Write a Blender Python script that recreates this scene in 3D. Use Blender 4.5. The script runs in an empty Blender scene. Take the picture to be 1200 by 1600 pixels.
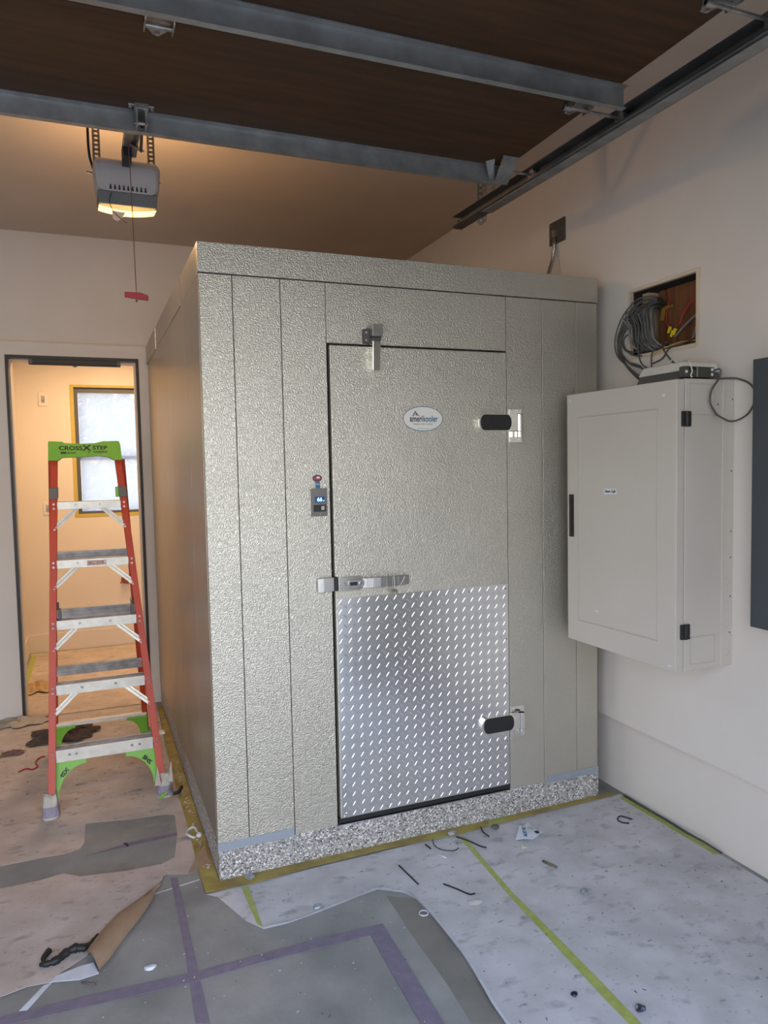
import bpy, bmesh, math, random
from mathutils import Vector, Matrix
from mathutils.geometry import tessellate_polygon

S = bpy.context.scene
COL = S.collection
random.seed(7)

# ---------------------------------------------------------------- camera
cam_d = bpy.data.cameras.new('camera'); cam = bpy.data.objects.new('camera', cam_d); COL.objects.link(cam)
F_PX, YAW, PITCH, ROLL = 1150.44, 0.3829, -0.0621, -0.0196
cam_d.sensor_fit = 'VERTICAL'; cam_d.sensor_height = 36.0; cam_d.lens = F_PX/1600*36.0
cam_d.clip_start = 0.02
_f = Vector((math.sin(YAW)*math.cos(PITCH), math.cos(YAW)*math.cos(PITCH), math.sin(PITCH)))
_r = Vector((math.cos(YAW), -math.sin(YAW), 0)); _u = _r.cross(_f)
_r2 = _r*math.cos(ROLL) + _u*math.sin(ROLL); _u2 = -_r*math.sin(ROLL) + _u*math.cos(ROLL)
_m = Matrix((_r2, _u2, -_f)).transposed().to_4x4(); _m.translation = Vector((-0.4114, -2.8019, 1.5935))
cam.matrix_world = _m
S.camera = cam

# ---------------------------------------------------------------- world, lamps, exposure
w = bpy.data.worlds.new('overcast_sky'); S.world = w; w.use_nodes = True
wn = w.node_tree.nodes; wl = w.node_tree.links
bg = wn['Background']
wtc = wn.new('ShaderNodeTexCoord'); wsp = wn.new('ShaderNodeSeparateXYZ'); wcr = wn.new('ShaderNodeValToRGB')
wl.new(wtc.outputs['Generated'], wsp.inputs[0]); wl.new(wsp.outputs['Z'], wcr.inputs[0]); wl.new(wcr.outputs[0], bg.inputs[0])
wcr.color_ramp.elements[0].position = 0.0; wcr.color_ramp.elements[0].color = (1.0, 0.97, 0.92, 1)
wcr.color_ramp.elements[1].position = 0.6; wcr.color_ramp.elements[1].color = (0.50, 0.66, 1.0, 1)
bg.inputs[1].default_value = 3.0
def lamp(name, typ, loc, power, color, size=0.1, rot=None, sizey=None):
    d = bpy.data.lights.new(name, typ); o = bpy.data.objects.new(name, d); COL.objects.link(o)
    o.location = loc; d.energy = power; d.color = color
    if typ == 'AREA':
        d.size = size
        if sizey: d.shape = 'RECTANGLE'; d.size_y = sizey
        if rot: o.rotation_euler = rot
    else: d.shadow_soft_size = size
    return o
lamp('inner_room_ceiling_light', 'AREA', (-0.1, 3.4, 2.66), 24, (1.0, 0.62, 0.30), 0.5)
S.view_settings.view_transform = 'Standard'; S.view_settings.look = 'None'
S.view_settings.gamma = 1.0; S.view_settings.use_curve_mapping = False
S.view_settings.exposure = 0.58
S.cycles.max_bounces = 12; S.cycles.diffuse_bounces = 6
try: S.cycles.use_denoising = True
except Exception: pass

# ---------------------------------------------------------------- materials
def _n(nt, t, **kw):
    n = nt.nodes.new(t)
    for k, v in kw.items(): setattr(n, k, v)
    return n
def mat(name, col, rough=0.5, metal=0.0, col2=None, nscale=8, namt=(0.35, 0.65), bump=0, bscale=200, bdist=0.002, detail=4,
        emit=None, estr=0, spec=None, stretch=None, trans=0, alpha=None, coat=0):
    m = bpy.data.materials.new(name); m.use_nodes = True; nt = m.node_tree
    b = nt.nodes['Principled BSDF']
    b.inputs['Base Color'].default_value = (*col, 1); b.inputs['Roughness'].default_value = rough; b.inputs['Metallic'].default_value = metal
    if spec is not None: b.inputs['Specular IOR Level'].default_value = spec
    if coat: b.inputs['Coat Weight'].default_value = coat
    if trans: b.inputs['Transmission Weight'].default_value = trans
    if emit: b.inputs['Emission Color'].default_value = (*emit, 1); b.inputs['Emission Strength'].default_value = estr
    tc = _n(nt, 'ShaderNodeTexCoord'); src = tc.outputs['Object']
    if stretch:
        mp = _n(nt, 'ShaderNodeMapping'); mp.inputs['Scale'].default_value = stretch
        nt.links.new(src, mp.inputs[0]); src = mp.outputs[0]
    c2 = col2 or tuple(min(1, c*0.93) for c in col)
    nz = _n(nt, 'ShaderNodeTexNoise'); nz.inputs['Scale'].default_value = nscale; nz.inputs['Detail'].default_value = detail
    nt.links.new(src, nz.inputs['Vector'])
    cr = _n(nt, 'ShaderNodeValToRGB'); cr.color_ramp.elements[0].position = namt[0]; cr.color_ramp.elements[1].position = namt[1]
    cr.color_ramp.elements[0].color = (*c2, 1); cr.color_ramp.elements[1].color = (*col, 1)
    nt.links.new(nz.outputs['Fac'], cr.inputs[0]); nt.links.new(cr.outputs[0], b.inputs['Base Color'])
    if bump:
        bz = _n(nt, 'ShaderNodeTexNoise'); bz.inputs['Scale'].default_value = bscale; bz.inputs['Detail'].default_value = 2
        nt.links.new(src, bz.inputs['Vector'])
        bp = _n(nt, 'ShaderNodeBump'); bp.inputs['Strength'].default_value = bump; bp.inputs['Distance'].default_value = bdist
        nt.links.new(bz.outputs['Fac'], bp.inputs['Height']); nt.links.new(bp.outputs[0], b.inputs['Normal'])
    return m
def layer_color(m, kind, scale, lo, hi, color, stretch=None, detail=3):
    """add a further spot/streak layer over a material's colour"""
    nt = m.node_tree; b = nt.nodes['Principled BSDF']
    old = b.inputs['Base Color'].links[0].from_socket
    tc = _n(nt, 'ShaderNodeTexCoord'); src = tc.outputs['Object']
    if stretch:
        mp = _n(nt, 'ShaderNodeMapping'); mp.inputs['Scale'].default_value = stretch
        mp.inputs['Rotation'].default_value = (0, 0, 0.5)
        nt.links.new(src, mp.inputs[0]); src = mp.outputs[0]
    if kind == 'noise':
        t = _n(nt, 'ShaderNodeTexNoise'); t.inputs['Detail'].default_value = detail; out = t.outputs['Fac']
    else:
        t = _n(nt, 'ShaderNodeTexVoronoi'); out = t.outputs['Distance']
    t.inputs['Scale'].default_value = scale; nt.links.new(src, t.inputs['Vector'])
    mr = _n(nt, 'ShaderNodeMapRange'); mr.inputs['From Min'].default_value = lo; mr.inputs['From Max'].default_value = hi
    nt.links.new(out, mr.inputs['Value'])
    mx = _n(nt, 'ShaderNodeMix'); mx.data_type = 'RGBA'
    nt.links.new(mr.outputs[0], mx.inputs['Factor']); nt.links.new(old, mx.inputs['A']); mx.inputs['B'].default_value = (*color, 1)
    nt.links.new(mx.outputs['Result'], b.inputs['Base Color'])
    return m

WALL = mat('wall_paint', (0.70, 0.655, 0.60), 0.65, col2=(0.67, 0.625, 0.57), nscale=3, bump=0.15, bscale=90, bdist=0.001)
CEIL = mat('ceiling_paint', (0.60, 0.50, 0.40), 0.7, nscale=3)
CONC = mat('concrete', (0.345, 0.34, 0.32), 0.75, col2=(0.22, 0.22, 0.205), nscale=5, namt=(0.3, 0.7), bump=0.3, bscale=60, bdist=0.002, detail=8)
layer_color(CONC, 'noise', 9, 0.72, 0.76, (0.50, 0.50, 0.48), detail=6)
layer_color(CONC, 'noise', 3.1, 0.62, 0.75, (0.17, 0.15, 0.12), detail=5)
CONC2 = mat('stained_concrete', (0.235, 0.22, 0.19), 0.8, col2=(0.19, 0.18, 0.155), nscale=6, detail=8)
def paper(name, c, c2, st):
    m = mat(name, c, 0.8, col2=c2, nscale=7, namt=(0.3, 0.62), bump=0.35, bscale=14, bdist=0.006, detail=12)
    layer_color(m, 'noise', 2.6, 0.50, 0.80, tuple(x*0.66 for x in c), detail=12)
    layer_color(m, 'noise', 11, 0.57, 0.80, tuple(x*0.40 for x in c), stretch=st, detail=14)
    layer_color(m, 'noise', 26, 0.62, 0.78, tuple(x*0.30 for x in c), stretch=st, detail=12)
    layer_color(m, 'noise', 85, 0.70, 0.75, tuple(x*0.35 for x in c), stretch=st, detail=4)
    return m
PAP_L = paper('floor_paper_warm_lit', (0.58, 0.50, 0.45), (0.46, 0.39, 0.34), (1.0, 1.7, 1))  # same paper as PAP_R, warm light of the left side put into the colour
PAP_R = paper('floor_paper_sky_lit', (0.60, 0.585, 0.59), (0.48, 0.465, 0.46), (1.0, 1.6, 1))  # same paper as PAP_L, coloured as lit by the sky on the right
KRAFT = mat('kraft_paper', (0.36, 0.25, 0.16), 0.75, col2=(0.30, 0.20, 0.125), nscale=12)
WHITEP = mat('white_paper', (0.72, 0.75, 0.80), 0.7, nscale=10, col2=(0.58, 0.61, 0.66))
YTAPE = mat('yellow_green_tape', (0.42, 0.47, 0.12), 0.6, col2=(0.34, 0.37, 0.09), nscale=30)
OTAPE = mat('dirty_yellow_tape', (0.40, 0.32, 0.08), 0.65, col2=(0.26, 0.19, 0.06), nscale=9, namt=(0.35, 0.6), detail=8, bump=0.4, bscale=80)
layer_color(OTAPE, 'noise', 5, 0.58, 0.68, (0.38, 0.40, 0.11), detail=4)
PTAPE = mat('purple_tape', (0.225, 0.19, 0.25), 0.7, col2=(0.18, 0.155, 0.205), nscale=25, detail=6)

def stucco(name, col, rough, metal):
    m = mat(name, col, rough, metal, col2=tuple(c*0.94 for c in col), nscale=2.5)
    nt = m.node_tree; b = nt.nodes['Principled BSDF']; tc = _n(nt, 'ShaderNodeTexCoord')
    n0 = _n(nt, 'ShaderNodeTexNoise'); n0.inputs['Scale'].default_value = 60; n0.inputs['Detail'].default_value = 1
    mx = _n(nt, 'ShaderNodeMix'); mx.data_type = 'RGBA'; mx.inputs['Factor'].default_value = 0.012
    nt.links.new(tc.outputs['Object'], n0.inputs['Vector']); nt.links.new(tc.outputs['Object'], mx.inputs['A']); nt.links.new(n0.outputs['Color'], mx.inputs['B'])
    n1 = _n(nt, 'ShaderNodeTexNoise'); n1.inputs['Scale'].default_value = 215; n1.inputs['Detail'].default_value = 1.5; n1.inputs['Roughness'].default_value = 0.4
    nt.links.new(mx.outputs['Result'], n1.inputs['Vector'])
    cr = _n(nt, 'ShaderNodeValToRGB'); cr.color_ramp.elements[0].position = 0.32; cr.color_ramp.elements[1].position = 0.66
    nt.links.new(n1.outputs['Fac'], cr.inputs[0])
    bp = _n(nt, 'ShaderNodeBump'); bp.inputs['Strength'].default_value = 0.85; bp.inputs['Distance'].default_value = 0.0012
    nt.links.new(cr.outputs[0], bp.inputs['Height']); nt.links.new(bp.outputs[0], b.inputs['Normal'])
    return m
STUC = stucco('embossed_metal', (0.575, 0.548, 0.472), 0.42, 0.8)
SIDE = stucco('embossed_metal_side_shaded', (0.41, 0.385, 0.34), 0.38, 0.88)  # same metal as STUC, shade and brown reflections of the side put into the colour
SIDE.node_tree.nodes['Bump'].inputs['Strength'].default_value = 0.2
FLASH = mat('flashing', (0.42, 0.46, 0.52), 0.45, 0.6)
BLACK = mat('black_rubber', (0.012, 0.012, 0.012), 0.55)
GAP = mat('dark_gasket', (0.015, 0.015, 0.016), 0.8)
CHROME = mat('satin_chrome', (0.95, 0.93, 0.86), 0.20, 1.0, nscale=40)
STEEL = mat('brushed_steel', (0.42, 0.41, 0.40), 0.33, 1.0, nscale=20, stretch=(1, 1, 20))
DIAMOND = mat('diamond_plate_aluminium', (0.90, 0.90, 0.90), 0.26, 1.0, col2=(0.84, 0.84, 0.84), nscale=5, bump=0.05, bscale=25, bdist=0.003)
GALV = mat('galvanized_steel', (0.37, 0.37, 0.355), 0.45, 0.7, col2=(0.27, 0.27, 0.26), nscale=14, detail=6)
GALVD = mat('dull_galvanized_steel', (0.20, 0.20, 0.195), 0.5, 0.8, col2=(0.13, 0.13, 0.125), nscale=10, detail=6)
ZINC = mat('zinc_hardware', (0.45, 0.43, 0.40), 0.4, 0.8, nscale=30, col2=(0.25, 0.22, 0.20))
WOOD = mat('dark_stained_wood', (0.072, 0.033, 0.013), 0.50, spec=0.25, col2=(0.046, 0.021, 0.009), nscale=6, stretch=(0.5, 5, 1), detail=8, bump=0.1, bscale=60)
STUD = mat('timber_stud', (0.22, 0.085, 0.030), 0.7, col2=(0.13, 0.05, 0.02), nscale=14, stretch=(3, 3, 0.4), detail=8)
PINE = mat('pale_timber', (0.50, 0.38, 0.24), 0.7, nscale=10, stretch=(3, 3, 0.4))
CAB = mat('enclosure_paint', (0.54, 0.50, 0.44), 0.42, col2=(0.52, 0.48, 0.42), nscale=3)
layer_color(CAB, 'noise', 2.3, 0.68, 0.80, (0.45, 0.43, 0.39), detail=5)
CAB2 = mat('enclosure_emboss', (0.47, 0.44, 0.39), 0.45)
EPANEL = mat('dark_grey_panel_paint', (0.052, 0.062, 0.072), 0.45)
DARKPL = mat('dark_grey_plate', (0.10, 0.095, 0.09), 0.5, 0.4)
PLASTW = mat('white_plastic', (0.72, 0.70, 0.66), 0.4)
PLASTG = mat('taupe_plastic', (0.44, 0.40, 0.38), 0.45)
PLASTD = mat('dark_grey_plastic', (0.10, 0.10, 0.10), 0.5)
PLASTM = mat('mid_grey_plastic', (0.13, 0.13, 0.125), 0.5)
CABLE = mat('grey_cable', (0.09, 0.09, 0.085), 0.5)
CABLEL = mat('light_grey_cable', (0.22, 0.22, 0.215), 0.5)
RED = mat('red_plastic', (0.35, 0.02, 0.03), 0.45)
REDW = mat('red_wire', (0.42, 0.03, 0.04), 0.5)
YEL = mat('yellow_connector', (0.80, 0.62, 0.02), 0.4)
ORANGEW = mat('tan_wire', (0.62, 0.40, 0.12), 0.5)
ORG = mat('orange_fibreglass', (0.50, 0.050, 0.014), 0.45, col2=(0.43, 0.040, 0.012), nscale=20, stretch=(1, 1, 0.2))
GREEN = mat('lime_plastic', (0.20, 0.48, 0.045), 0.45, col2=(0.17, 0.42, 0.04), nscale=10)
ALU = mat('scuffed_aluminium', (0.74, 0.72, 0.65), 0.45, 0.35, col2=(0.62, 0.60, 0.54), nscale=22, detail=8)
ALUD = mat('worn_tread_aluminium', (0.42, 0.40, 0.38), 0.45, 0.5, col2=(0.26, 0.25, 0.24), nscale=18, detail=8)
LAVT = mat('lavender_masking_tape', (0.30, 0.27, 0.33), 0.8, col2=(0.24, 0.22, 0.26), nscale=30, bump=0.5, bscale=60, bdist=0.004)
FOOTW = mat('whitish_wrapping', (0.52, 0.48, 0.42), 0.8, col2=(0.42, 0.38, 0.33), nscale=30, bump=0.5, bscale=50, bdist=0.004)
BLUEINK = mat('blue_ink', (0.02, 0.13, 0.26), 0.5)
INK = mat('dark_ink', (0.015, 0.018, 0.03), 0.5)
REDINK = mat('red_ink', (0.35, 0.04, 0.06), 0.5)
CREAM = mat('cream_sticker', (0.72, 0.70, 0.64), 0.4)
LEDM = mat('blue_led_digits', (0.1, 0.4, 0.9), 0.4, emit=(0.15, 0.55, 1.0), estr=3)
LCD = mat('display_window', (0.005, 0.01, 0.05), 0.2, emit=(0.0, 0.03, 0.35), estr=0.25)
LENS = mat('lit_lamp_lens', (0.8, 0.7, 0.5), 0.4, emit=(1.0, 0.62, 0.20), estr=2.2, nscale=60)
FRAMEB = mat('black_door_frame', (0.018, 0.017, 0.015), 0.5)
CLOTH = mat('brown_rag', (0.085, 0.06, 0.05), 0.9, col2=(0.05, 0.035, 0.03), nscale=30)
TERR = bpy.data.materials.new('terrazzo_curb'); TERR.use_nodes = True
_nt = TERR.node_tree; _b = _nt.nodes['Principled BSDF']; _b.inputs['Roughness'].default_value = 0.6
_tc = _n(_nt, 'ShaderNodeTexCoord'); _v = _n(_nt, 'ShaderNodeTexVoronoi'); _v.inputs['Scale'].default_value = 210
_nt.links.new(_tc.outputs['Object'], _v.inputs['Vector'])
_sp = _n(_nt, 'ShaderNodeSeparateColor'); _nt.links.new(_v.outputs['Color'], _sp.inputs[0])
_cr = _n(_nt, 'ShaderNodeValToRGB'); _cr.color_ramp.interpolation = 'CONSTANT'
_e = _cr.color_ramp.elements; _e[0].position = 0; _e[0].color = (0.06, 0.06, 0.06, 1); _e[1].position = 0.10; _e[1].color = (0.22, 0.19, 0.18, 1)
for _p, _c in ((0.30, (0.30, 0.29, 0.27, 1)), (0.60, (0.42, 0.41, 0.38, 1)), (0.86, (0.74, 0.73, 0.70, 1))):
    _x = _e.new(_p); _x.color = _c
_nt.links.new(_sp.outputs[0], _cr.inputs[0]); _nt.links.new(_cr.outputs[0], _b.inputs['Base Color'])
FILM = bpy.data.materials.new('plastic_film'); FILM.use_nodes = True
_nt = FILM.node_tree; _nt.nodes.remove(_nt.nodes['Principled BSDF']); _o = _nt.nodes['Material Output']
_tr = _n(_nt, 'ShaderNodeBsdfTranslucent'); _tr.inputs[0].default_value = (0.22, 0.25, 0.28, 1)
_tp = _n(_nt, 'ShaderNodeBsdfTransparent'); _gl = _n(_nt, 'ShaderNodeBsdfGlossy'); _gl.inputs['Roughness'].default_value = 0.25
_bp = _n(_nt, 'ShaderNodeBump'); _bn = _n(_nt, 'ShaderNodeTexNoise'); _bn.inputs['Scale'].default_value = 9; _bn.inputs['Detail'].default_value = 5
_bp.inputs['Distance'].default_value = 0.03; _nt.links.new(_bn.outputs['Fac'], _bp.inputs['Height']); _nt.links.new(_bp.outputs[0], _gl.inputs['Normal'])
_m1 = _n(_nt, 'ShaderNodeMixShader'); _m1.inputs[0].default_value = 0.06; _nt.links.new(_tr.outputs[0], _m1.inputs[1]); _nt.links.new(_tp.outputs[0], _m1.inputs[2])
_m2 = _n(_nt, 'ShaderNodeMixShader'); _m2.inputs[0].default_value = 0.18; _nt.links.new(_m1.outputs[0], _m2.inputs[1]); _nt.links.new(_gl.outputs[0], _m2.inputs[2])
_nt.links.new(_m2.outputs[0], _o.inputs[0])

# ---------------------------------------------------------------- mesh helpers
WP = {}
def V(*a): return Vector(a)
def smooth_path(pts, sub=6):
    P = [Vector(p) for p in pts]
    if len(P) < 3: return P
    out = []
    for i in range(len(P)-1):
        p0 = P[i-1] if i > 0 else P[i]*2-P[i+1]; p1 = P[i]; p2 = P[i+1]; p3 = P[i+2] if i+2 < len(P) else P[i+1]*2-P[i]
        for s in range(sub):
            t = s/sub
            out.append(0.5*((2*p1)+(p2-p0)*t+(2*p0-5*p1+4*p2-p3)*t*t+(3*p1-p0-3*p2+p3)*t*t*t))
    out.append(P[-1]); return out
class MB:
    def __init__(s): s.v = []; s.f = []; s.mi = []; s.g = []
    def add(s, vs, fs, mi=0):
        o = len(s.v); s.g.append((o, len(s.f))); s.v += [Vector(x) for x in vs]; s.f += [tuple(i+o for i in f) for f in fs]; s.mi += [mi]*len(fs); return s
    def hexa(s, c, mi=0):  # 8 corners: bottom 4 ccw, top 4 ccw
        return s.add(c, [(3,2,1,0),(4,5,6,7),(0,1,5,4),(1,2,6,5),(2,3,7,6),(3,0,4,7)], mi)
    def box(s, x0, x1, y0, y1, z0, z1, mi=0):
        return s.hexa([(x0,y0,z0),(x1,y0,z0),(x1,y1,z0),(x0,y1,z0),(x0,y0,z1),(x1,y0,z1),(x1,y1,z1),(x0,y1,z1)], mi)
    def loft(s, a, b, mi=0):
        n = len(a); vs = list(a)+list(b)
        A = [Vector(p) for p in a]
        nrm = Vector((0,0,0))
        fs = [(i, (i+1) % n, n+(i+1) % n, n+i) for i in range(n)]
        tri = tessellate_polygon([A])
        o = [tuple(t) for t in tri]
        fs += o + [tuple(n+i for i in reversed(t)) for t in o]
        return s.add(vs, fs, mi)
    def prism(s, pts, vec, mi=0):
        vec = Vector(vec); return s.loft(pts, [Vector(p)+vec for p in pts], mi)
    def bar(s, p0, p1, wd, ht, up=(0,0,1), mi=0):
        p0 = Vector(p0); p1 = Vector(p1); d = (p1-p0).normalized(); a = d.cross(Vector(up))
        if a.length < 1e-4: a = d.cross(Vector((1,0,0)))
        a.normalize(); b = a.cross(d).normalized(); a *= wd/2; b *= ht/2
        return s.hexa([p0-a-b, p0+a-b, p0+a+b, p0-a+b, p1-a-b, p1+a-b, p1+a+b, p1-a+b], mi)
    def cyl(s, p0, p1, r0, r1=None, n=14, mi=0):
        p0 = Vector(p0); p1 = Vector(p1); r1 = r0 if r1 is None else r1; d = (p1-p0).normalized()
        a = d.orthogonal().normalized(); b = d.cross(a)
        A = [p0+(a*math.cos(t)+b*math.sin(t))*r0 for t in [2*math.pi*i/n for i in range(n)]]
        B = [p1+(a*math.cos(t)+b*math.sin(t))*r1 for t in [2*math.pi*i/n for i in range(n)]]
        fs = [(i, (i+1) % n, n+(i+1) % n, n+i) for i in range(n)]+[tuple(range(n))[::-1], tuple(range(n, 2*n))]
        return s.add(A+B, fs, mi)
    def tube(s, pts, r, n=8, mi=0, sub=6, rf=None):
        P = smooth_path(pts, sub) if sub > 1 else [Vector(p) for p in pts]
        d = (P[1]-P[0]).normalized(); a = d.orthogonal().normalized(); vs = []; fs = []
        for i, p in enumerate(P):
            t = ((P[min(i+1, len(P)-1)])-(P[max(i-1, 0)]))
            if t.length > 1e-9: d = t.normalized()
            a = (a-d*a.dot(d)); a = a.normalized() if a.length > 1e-6 else d.orthogonal().normalized(); b = d.cross(a)
            rr = r if rf is None else r*rf(i)
            vs += [p+(a*math.cos(2*math.pi*k/n)+b*math.sin(2*math.pi*k/n))*rr for k in range(n)]
        for i in range(len(P)-1):
            fs += [(i*n+k, i*n+(k+1) % n, (i+1)*n+(k+1) % n, (i+1)*n+k) for k in range(n)]
        fs += [tuple(range(n))[::-1], tuple(range((len(P)-1)*n, len(P)*n))]
        return s.add(vs, fs, mi)
    def ball(s, c, r, n=10, mi=0, sc=(1,1,1)):
        c = Vector(c); vs = [c+Vector((0,0,r*sc[2]))]; fs = []
        for i in range(1, n//2):
            th = math.pi*i/(n//2)
            vs += [c+Vector((r*math.sin(th)*math.cos(2*math.pi*k/n)*sc[0], r*math.sin(th)*math.sin(2*math.pi*k/n)*sc[1], r*math.cos(th)*sc[2])) for k in range(n)]
        vs.append(c-Vector((0,0,r*sc[2]))); L = len(vs)-1
        fs += [(0, 1+k, 1+(k+1) % n) for k in range(n)]
        for i in range(n//2-2):
            o = 1+i*n; fs += [(o+k, o+n+k, o+n+(k+1) % n, o+(k+1) % n) for k in range(n)]
        o = 1+(n//2-2)*n; fs += [(o+k, L, o+(k+1) % n) for k in range(n)]
        return s.add(vs, fs, mi)
    def disc(s, c, r, nrm, h=0.002, n=16, mi=0):
        c = Vector(c); nn = Vector(nrm).normalized(); return s.cyl(c, c+nn*h, r, r*0.85, n, mi)
    def sheet(s, pts, z0=0.001, th=0.0008, mi=0):
        return s.prism([(x, y, z0) for x, y in pts], (0, 0, th), mi)
    def text(s, body, size, o, xd, yd, mi=0, h=0.0006, align='CENTER', bold=0.0, sx=1.0):
        c = bpy.data.curves.new('lettering', 'FONT'); c.body = body; c.size = size; c.align_x = align; c.align_y = 'CENTER'
        c.offset = bold; c.resolution_u = 3; c.extrude = 0
        ob = bpy.data.objects.new('lettering', c); COL.objects.link(ob)
        me = ob.evaluated_get(bpy.context.evaluated_depsgraph_get()).to_mesh()
        o = Vector(o); xd = Vector(xd).normalized()*sx; yd = Vector(yd).normalized(); nn = xd.cross(yd).normalized()*h
        s.add([o+xd*v.co.x+yd*v.co.y+nn for v in me.vertices], [tuple(p.vertices) for p in me.polygons], mi)
        ob.evaluated_get(bpy.context.evaluated_depsgraph_get()).to_mesh_clear()
        bpy.data.objects.remove(ob); bpy.data.curves.remove(c); return s
    def build_each(s, name, mats, parent, label=None, bevel=0, smooth=False, per=1):
        out = []; G = s.g+[(len(s.v), len(s.f))]
        for i in range(0, len(s.g), per):
            j = min(i+per, len(s.g)); (v0, f0), (v1, f1) = G[i], G[j]
            m = MB(); m.v = s.v[v0:v1]; m.f = [tuple(k-v0 for k in f) for f in s.f[f0:f1]]; m.mi = s.mi[f0:f1]
            out.append(m.build(name, mats, parent, label, bevel, smooth))
        return out
    def build(s, name, mats, parent=None, label=None, bevel=0, smooth=False, recalc=True, seg=2):
        mats = mats if isinstance(mats, (list, tuple)) else [mats]
        if parent is not None: org = WP[parent]
        else:
            xs = [v.x for v in s.v]; ys = [v.y for v in s.v]; zs = [v.z for v in s.v]
            org = Vector(((min(xs)+max(xs))/2, (min(ys)+max(ys))/2, min(zs)))
        me = bpy.data.meshes.new(name); me.from_pydata([v-org for v in s.v], [], s.f)
        for m in mats: me.materials.append(m)
        for p, k in zip(me.polygons, s.mi): p.material_index = min(k, len(mats)-1)
        if recalc:
            bm = bmesh.new(); bm.from_mesh(me); bmesh.ops.recalc_face_normals(bm, faces=bm.faces); bm.to_mesh(me); bm.free()
        if smooth:
            for p in me.polygons: p.use_smooth = True
        me.update()
        o = bpy.data.objects.new(name, me); COL.objects.link(o)
        if parent is not None: o.parent = parent
        else: o.location = org
        WP[o] = org
        if bevel:
            b = o.modifiers.new('bevel', 'BEVEL'); b.width = bevel; b.segments = seg; b.limit_method = 'ANGLE'; b.angle_limit = math.radians(40)
        if label: o['label'] = label
        return o
def thing(name, label, cat, loc, group=None):
    o = bpy.data.objects.new(name, None); COL.objects.link(o); o.location = loc; o.empty_display_size = 0.1
    WP[o] = Vector(loc); o['label'] = label; o['category'] = cat
    if group: o['group'] = group
    return o
def tag(o, label, cat, group=None, kind=None):
    o['label'] = label; o['category'] = cat
    if group: o['group'] = group
    if kind: o['kind'] = kind
    return o
def struct(o, label, cat='structure'):
    o['kind'] = 'structure'; o['label'] = label; o['category'] = cat; return o

# ---------------------------------------------------------------- measured outlines (metres, world frame)
SHEET_R = [(-0.059, -0.063), (-0.022, -0.097), (0.002, -0.165), (0.047, -0.288), (0.094, -0.356), (0.18, -0.358), (0.302, -0.339), (0.461, -0.306), (0.543, -0.293), (0.623, -0.351), (0.65, -0.407), (0.661, -0.546), (0.662, -0.744), (0.644, -0.933), (0.632, -1.062)]
LOWER = [(-0.784, 0.295), (-0.65, 0.293), (-0.559, 0.312), (-0.499, 0.26), (-0.322, 0.227), (-0.2, 0.224), (-0.178, 0.138), (-0.196, 0.126), (-0.205, 0.086), (-0.225, 0.048), (-0.317, -0.032), (-0.41, -0.142), (-0.476, -0.266), (-0.565, -0.33), (-0.58, -0.355), (-0.648, -0.347), (-0.72, -0.364)]
CURL = [(-0.204, 0.095), (-0.225, 0.048), (-0.245, -0.025), (-0.297, -0.136), (-0.353, -0.231), (-0.403, -0.326), (-0.439, -0.373)]
CURLIN = [(-0.215, 0.052), (-0.265, 0.015), (-0.317, -0.032), (-0.37, -0.08), (-0.41, -0.142), (-0.446, -0.205), (-0.476, -0.266)]
FLAP = [(-0.565, -0.33), (-0.495, -0.312), (-0.455, -0.31), (-0.439, -0.373), (-0.495, -0.38), (-0.58, -0.355)]
UPPER_EDGE = [(-0.802, 0.482), (-0.72, 0.482), (-0.634, 0.482), (-0.563, 0.478), (-0.501, 0.495), (-0.484, 0.545), (-0.479, 0.73), (-0.395, 0.712), (-0.299, 0.689), (-0.137, 0.67), (-0.097, 0.645), (-0.106, 0.455), (-0.138, 0.26), (-0.2, 0.224), (-0.178, 0.138), (-0.098, 0.107), (-0.062, 0.121), (-0.054, 0.456), (-0.056, 0.799)]
TRI = [(-0.016, 0.278), (-0.01, 0.15), (-0.104, 0.104), (-0.054, 0.212)]
P1 = [(-0.171, 0.11), (-0.146, 0.098), (-0.146, -0.725), (-0.184, -0.708), (-0.172, -0.343)]
P2 = [(-0.712, -0.455), (-0.449, -0.464), (-0.166, -0.485), (0.258, -0.484), (0.482, -0.495), (0.421, -0.537), (0.03, -0.525), (-0.171, -0.53), (-0.45, -0.513), (-0.708, -0.495)]
P3 = [(0.482, -0.495), (0.471, -1.018), (0.41, -0.992), (0.421, -0.537)]
Y1 = [(1.006, -0.069), (1.026, -0.078), (0.993, -0.515), (0.992, -0.799), (0.986, -1.097), (0.981, -1.221), (0.951, -1.208), (0.951, -1.082), (0.962, -0.804), (0.972, -0.528)]
Y2 = [(0.073, -0.075), (0.098, -0.077), (0.092, -0.343), (0.079, -0.322)]
YFRONT_OUT = [(-0.062, 0.081), (-0.059, -0.063), (0.116, -0.071), (0.391, -0.05), (0.669, -0.045), (1.021, -0.058), (1.459, -0.037), (1.889, -0.032)]
YLEFT = [(-0.032, 1.841), (-0.053, 1.407), (-0.056, 0.799), (-0.054, 0.456), (-0.062, 0.081), (-0.059, -0.063)]
STAIN = [(0.558, -0.345), (0.552, -0.569), (0.553, -0.858), (0.544, -1.024), (0.631, -1.061), (0.644, -0.933), (0.662, -0.744), (0.661, -0.546), (0.65, -0.407)]
LINE1 = [(-0.241, 0.018), (-0.067, 0.049)]
zip1 = [(0.679, -0.178), (0.695, -0.332)]
zip2 = [(0.783, -0.367), (0.855, -0.472)]
zip3 = [(0.991, -0.074), (1.056, -0.196)]
zip4 = [(1.124, -0.049), (1.115, -0.136)]
zipwhite = [(0.854, -0.155), (0.877, -0.203)]
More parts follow.
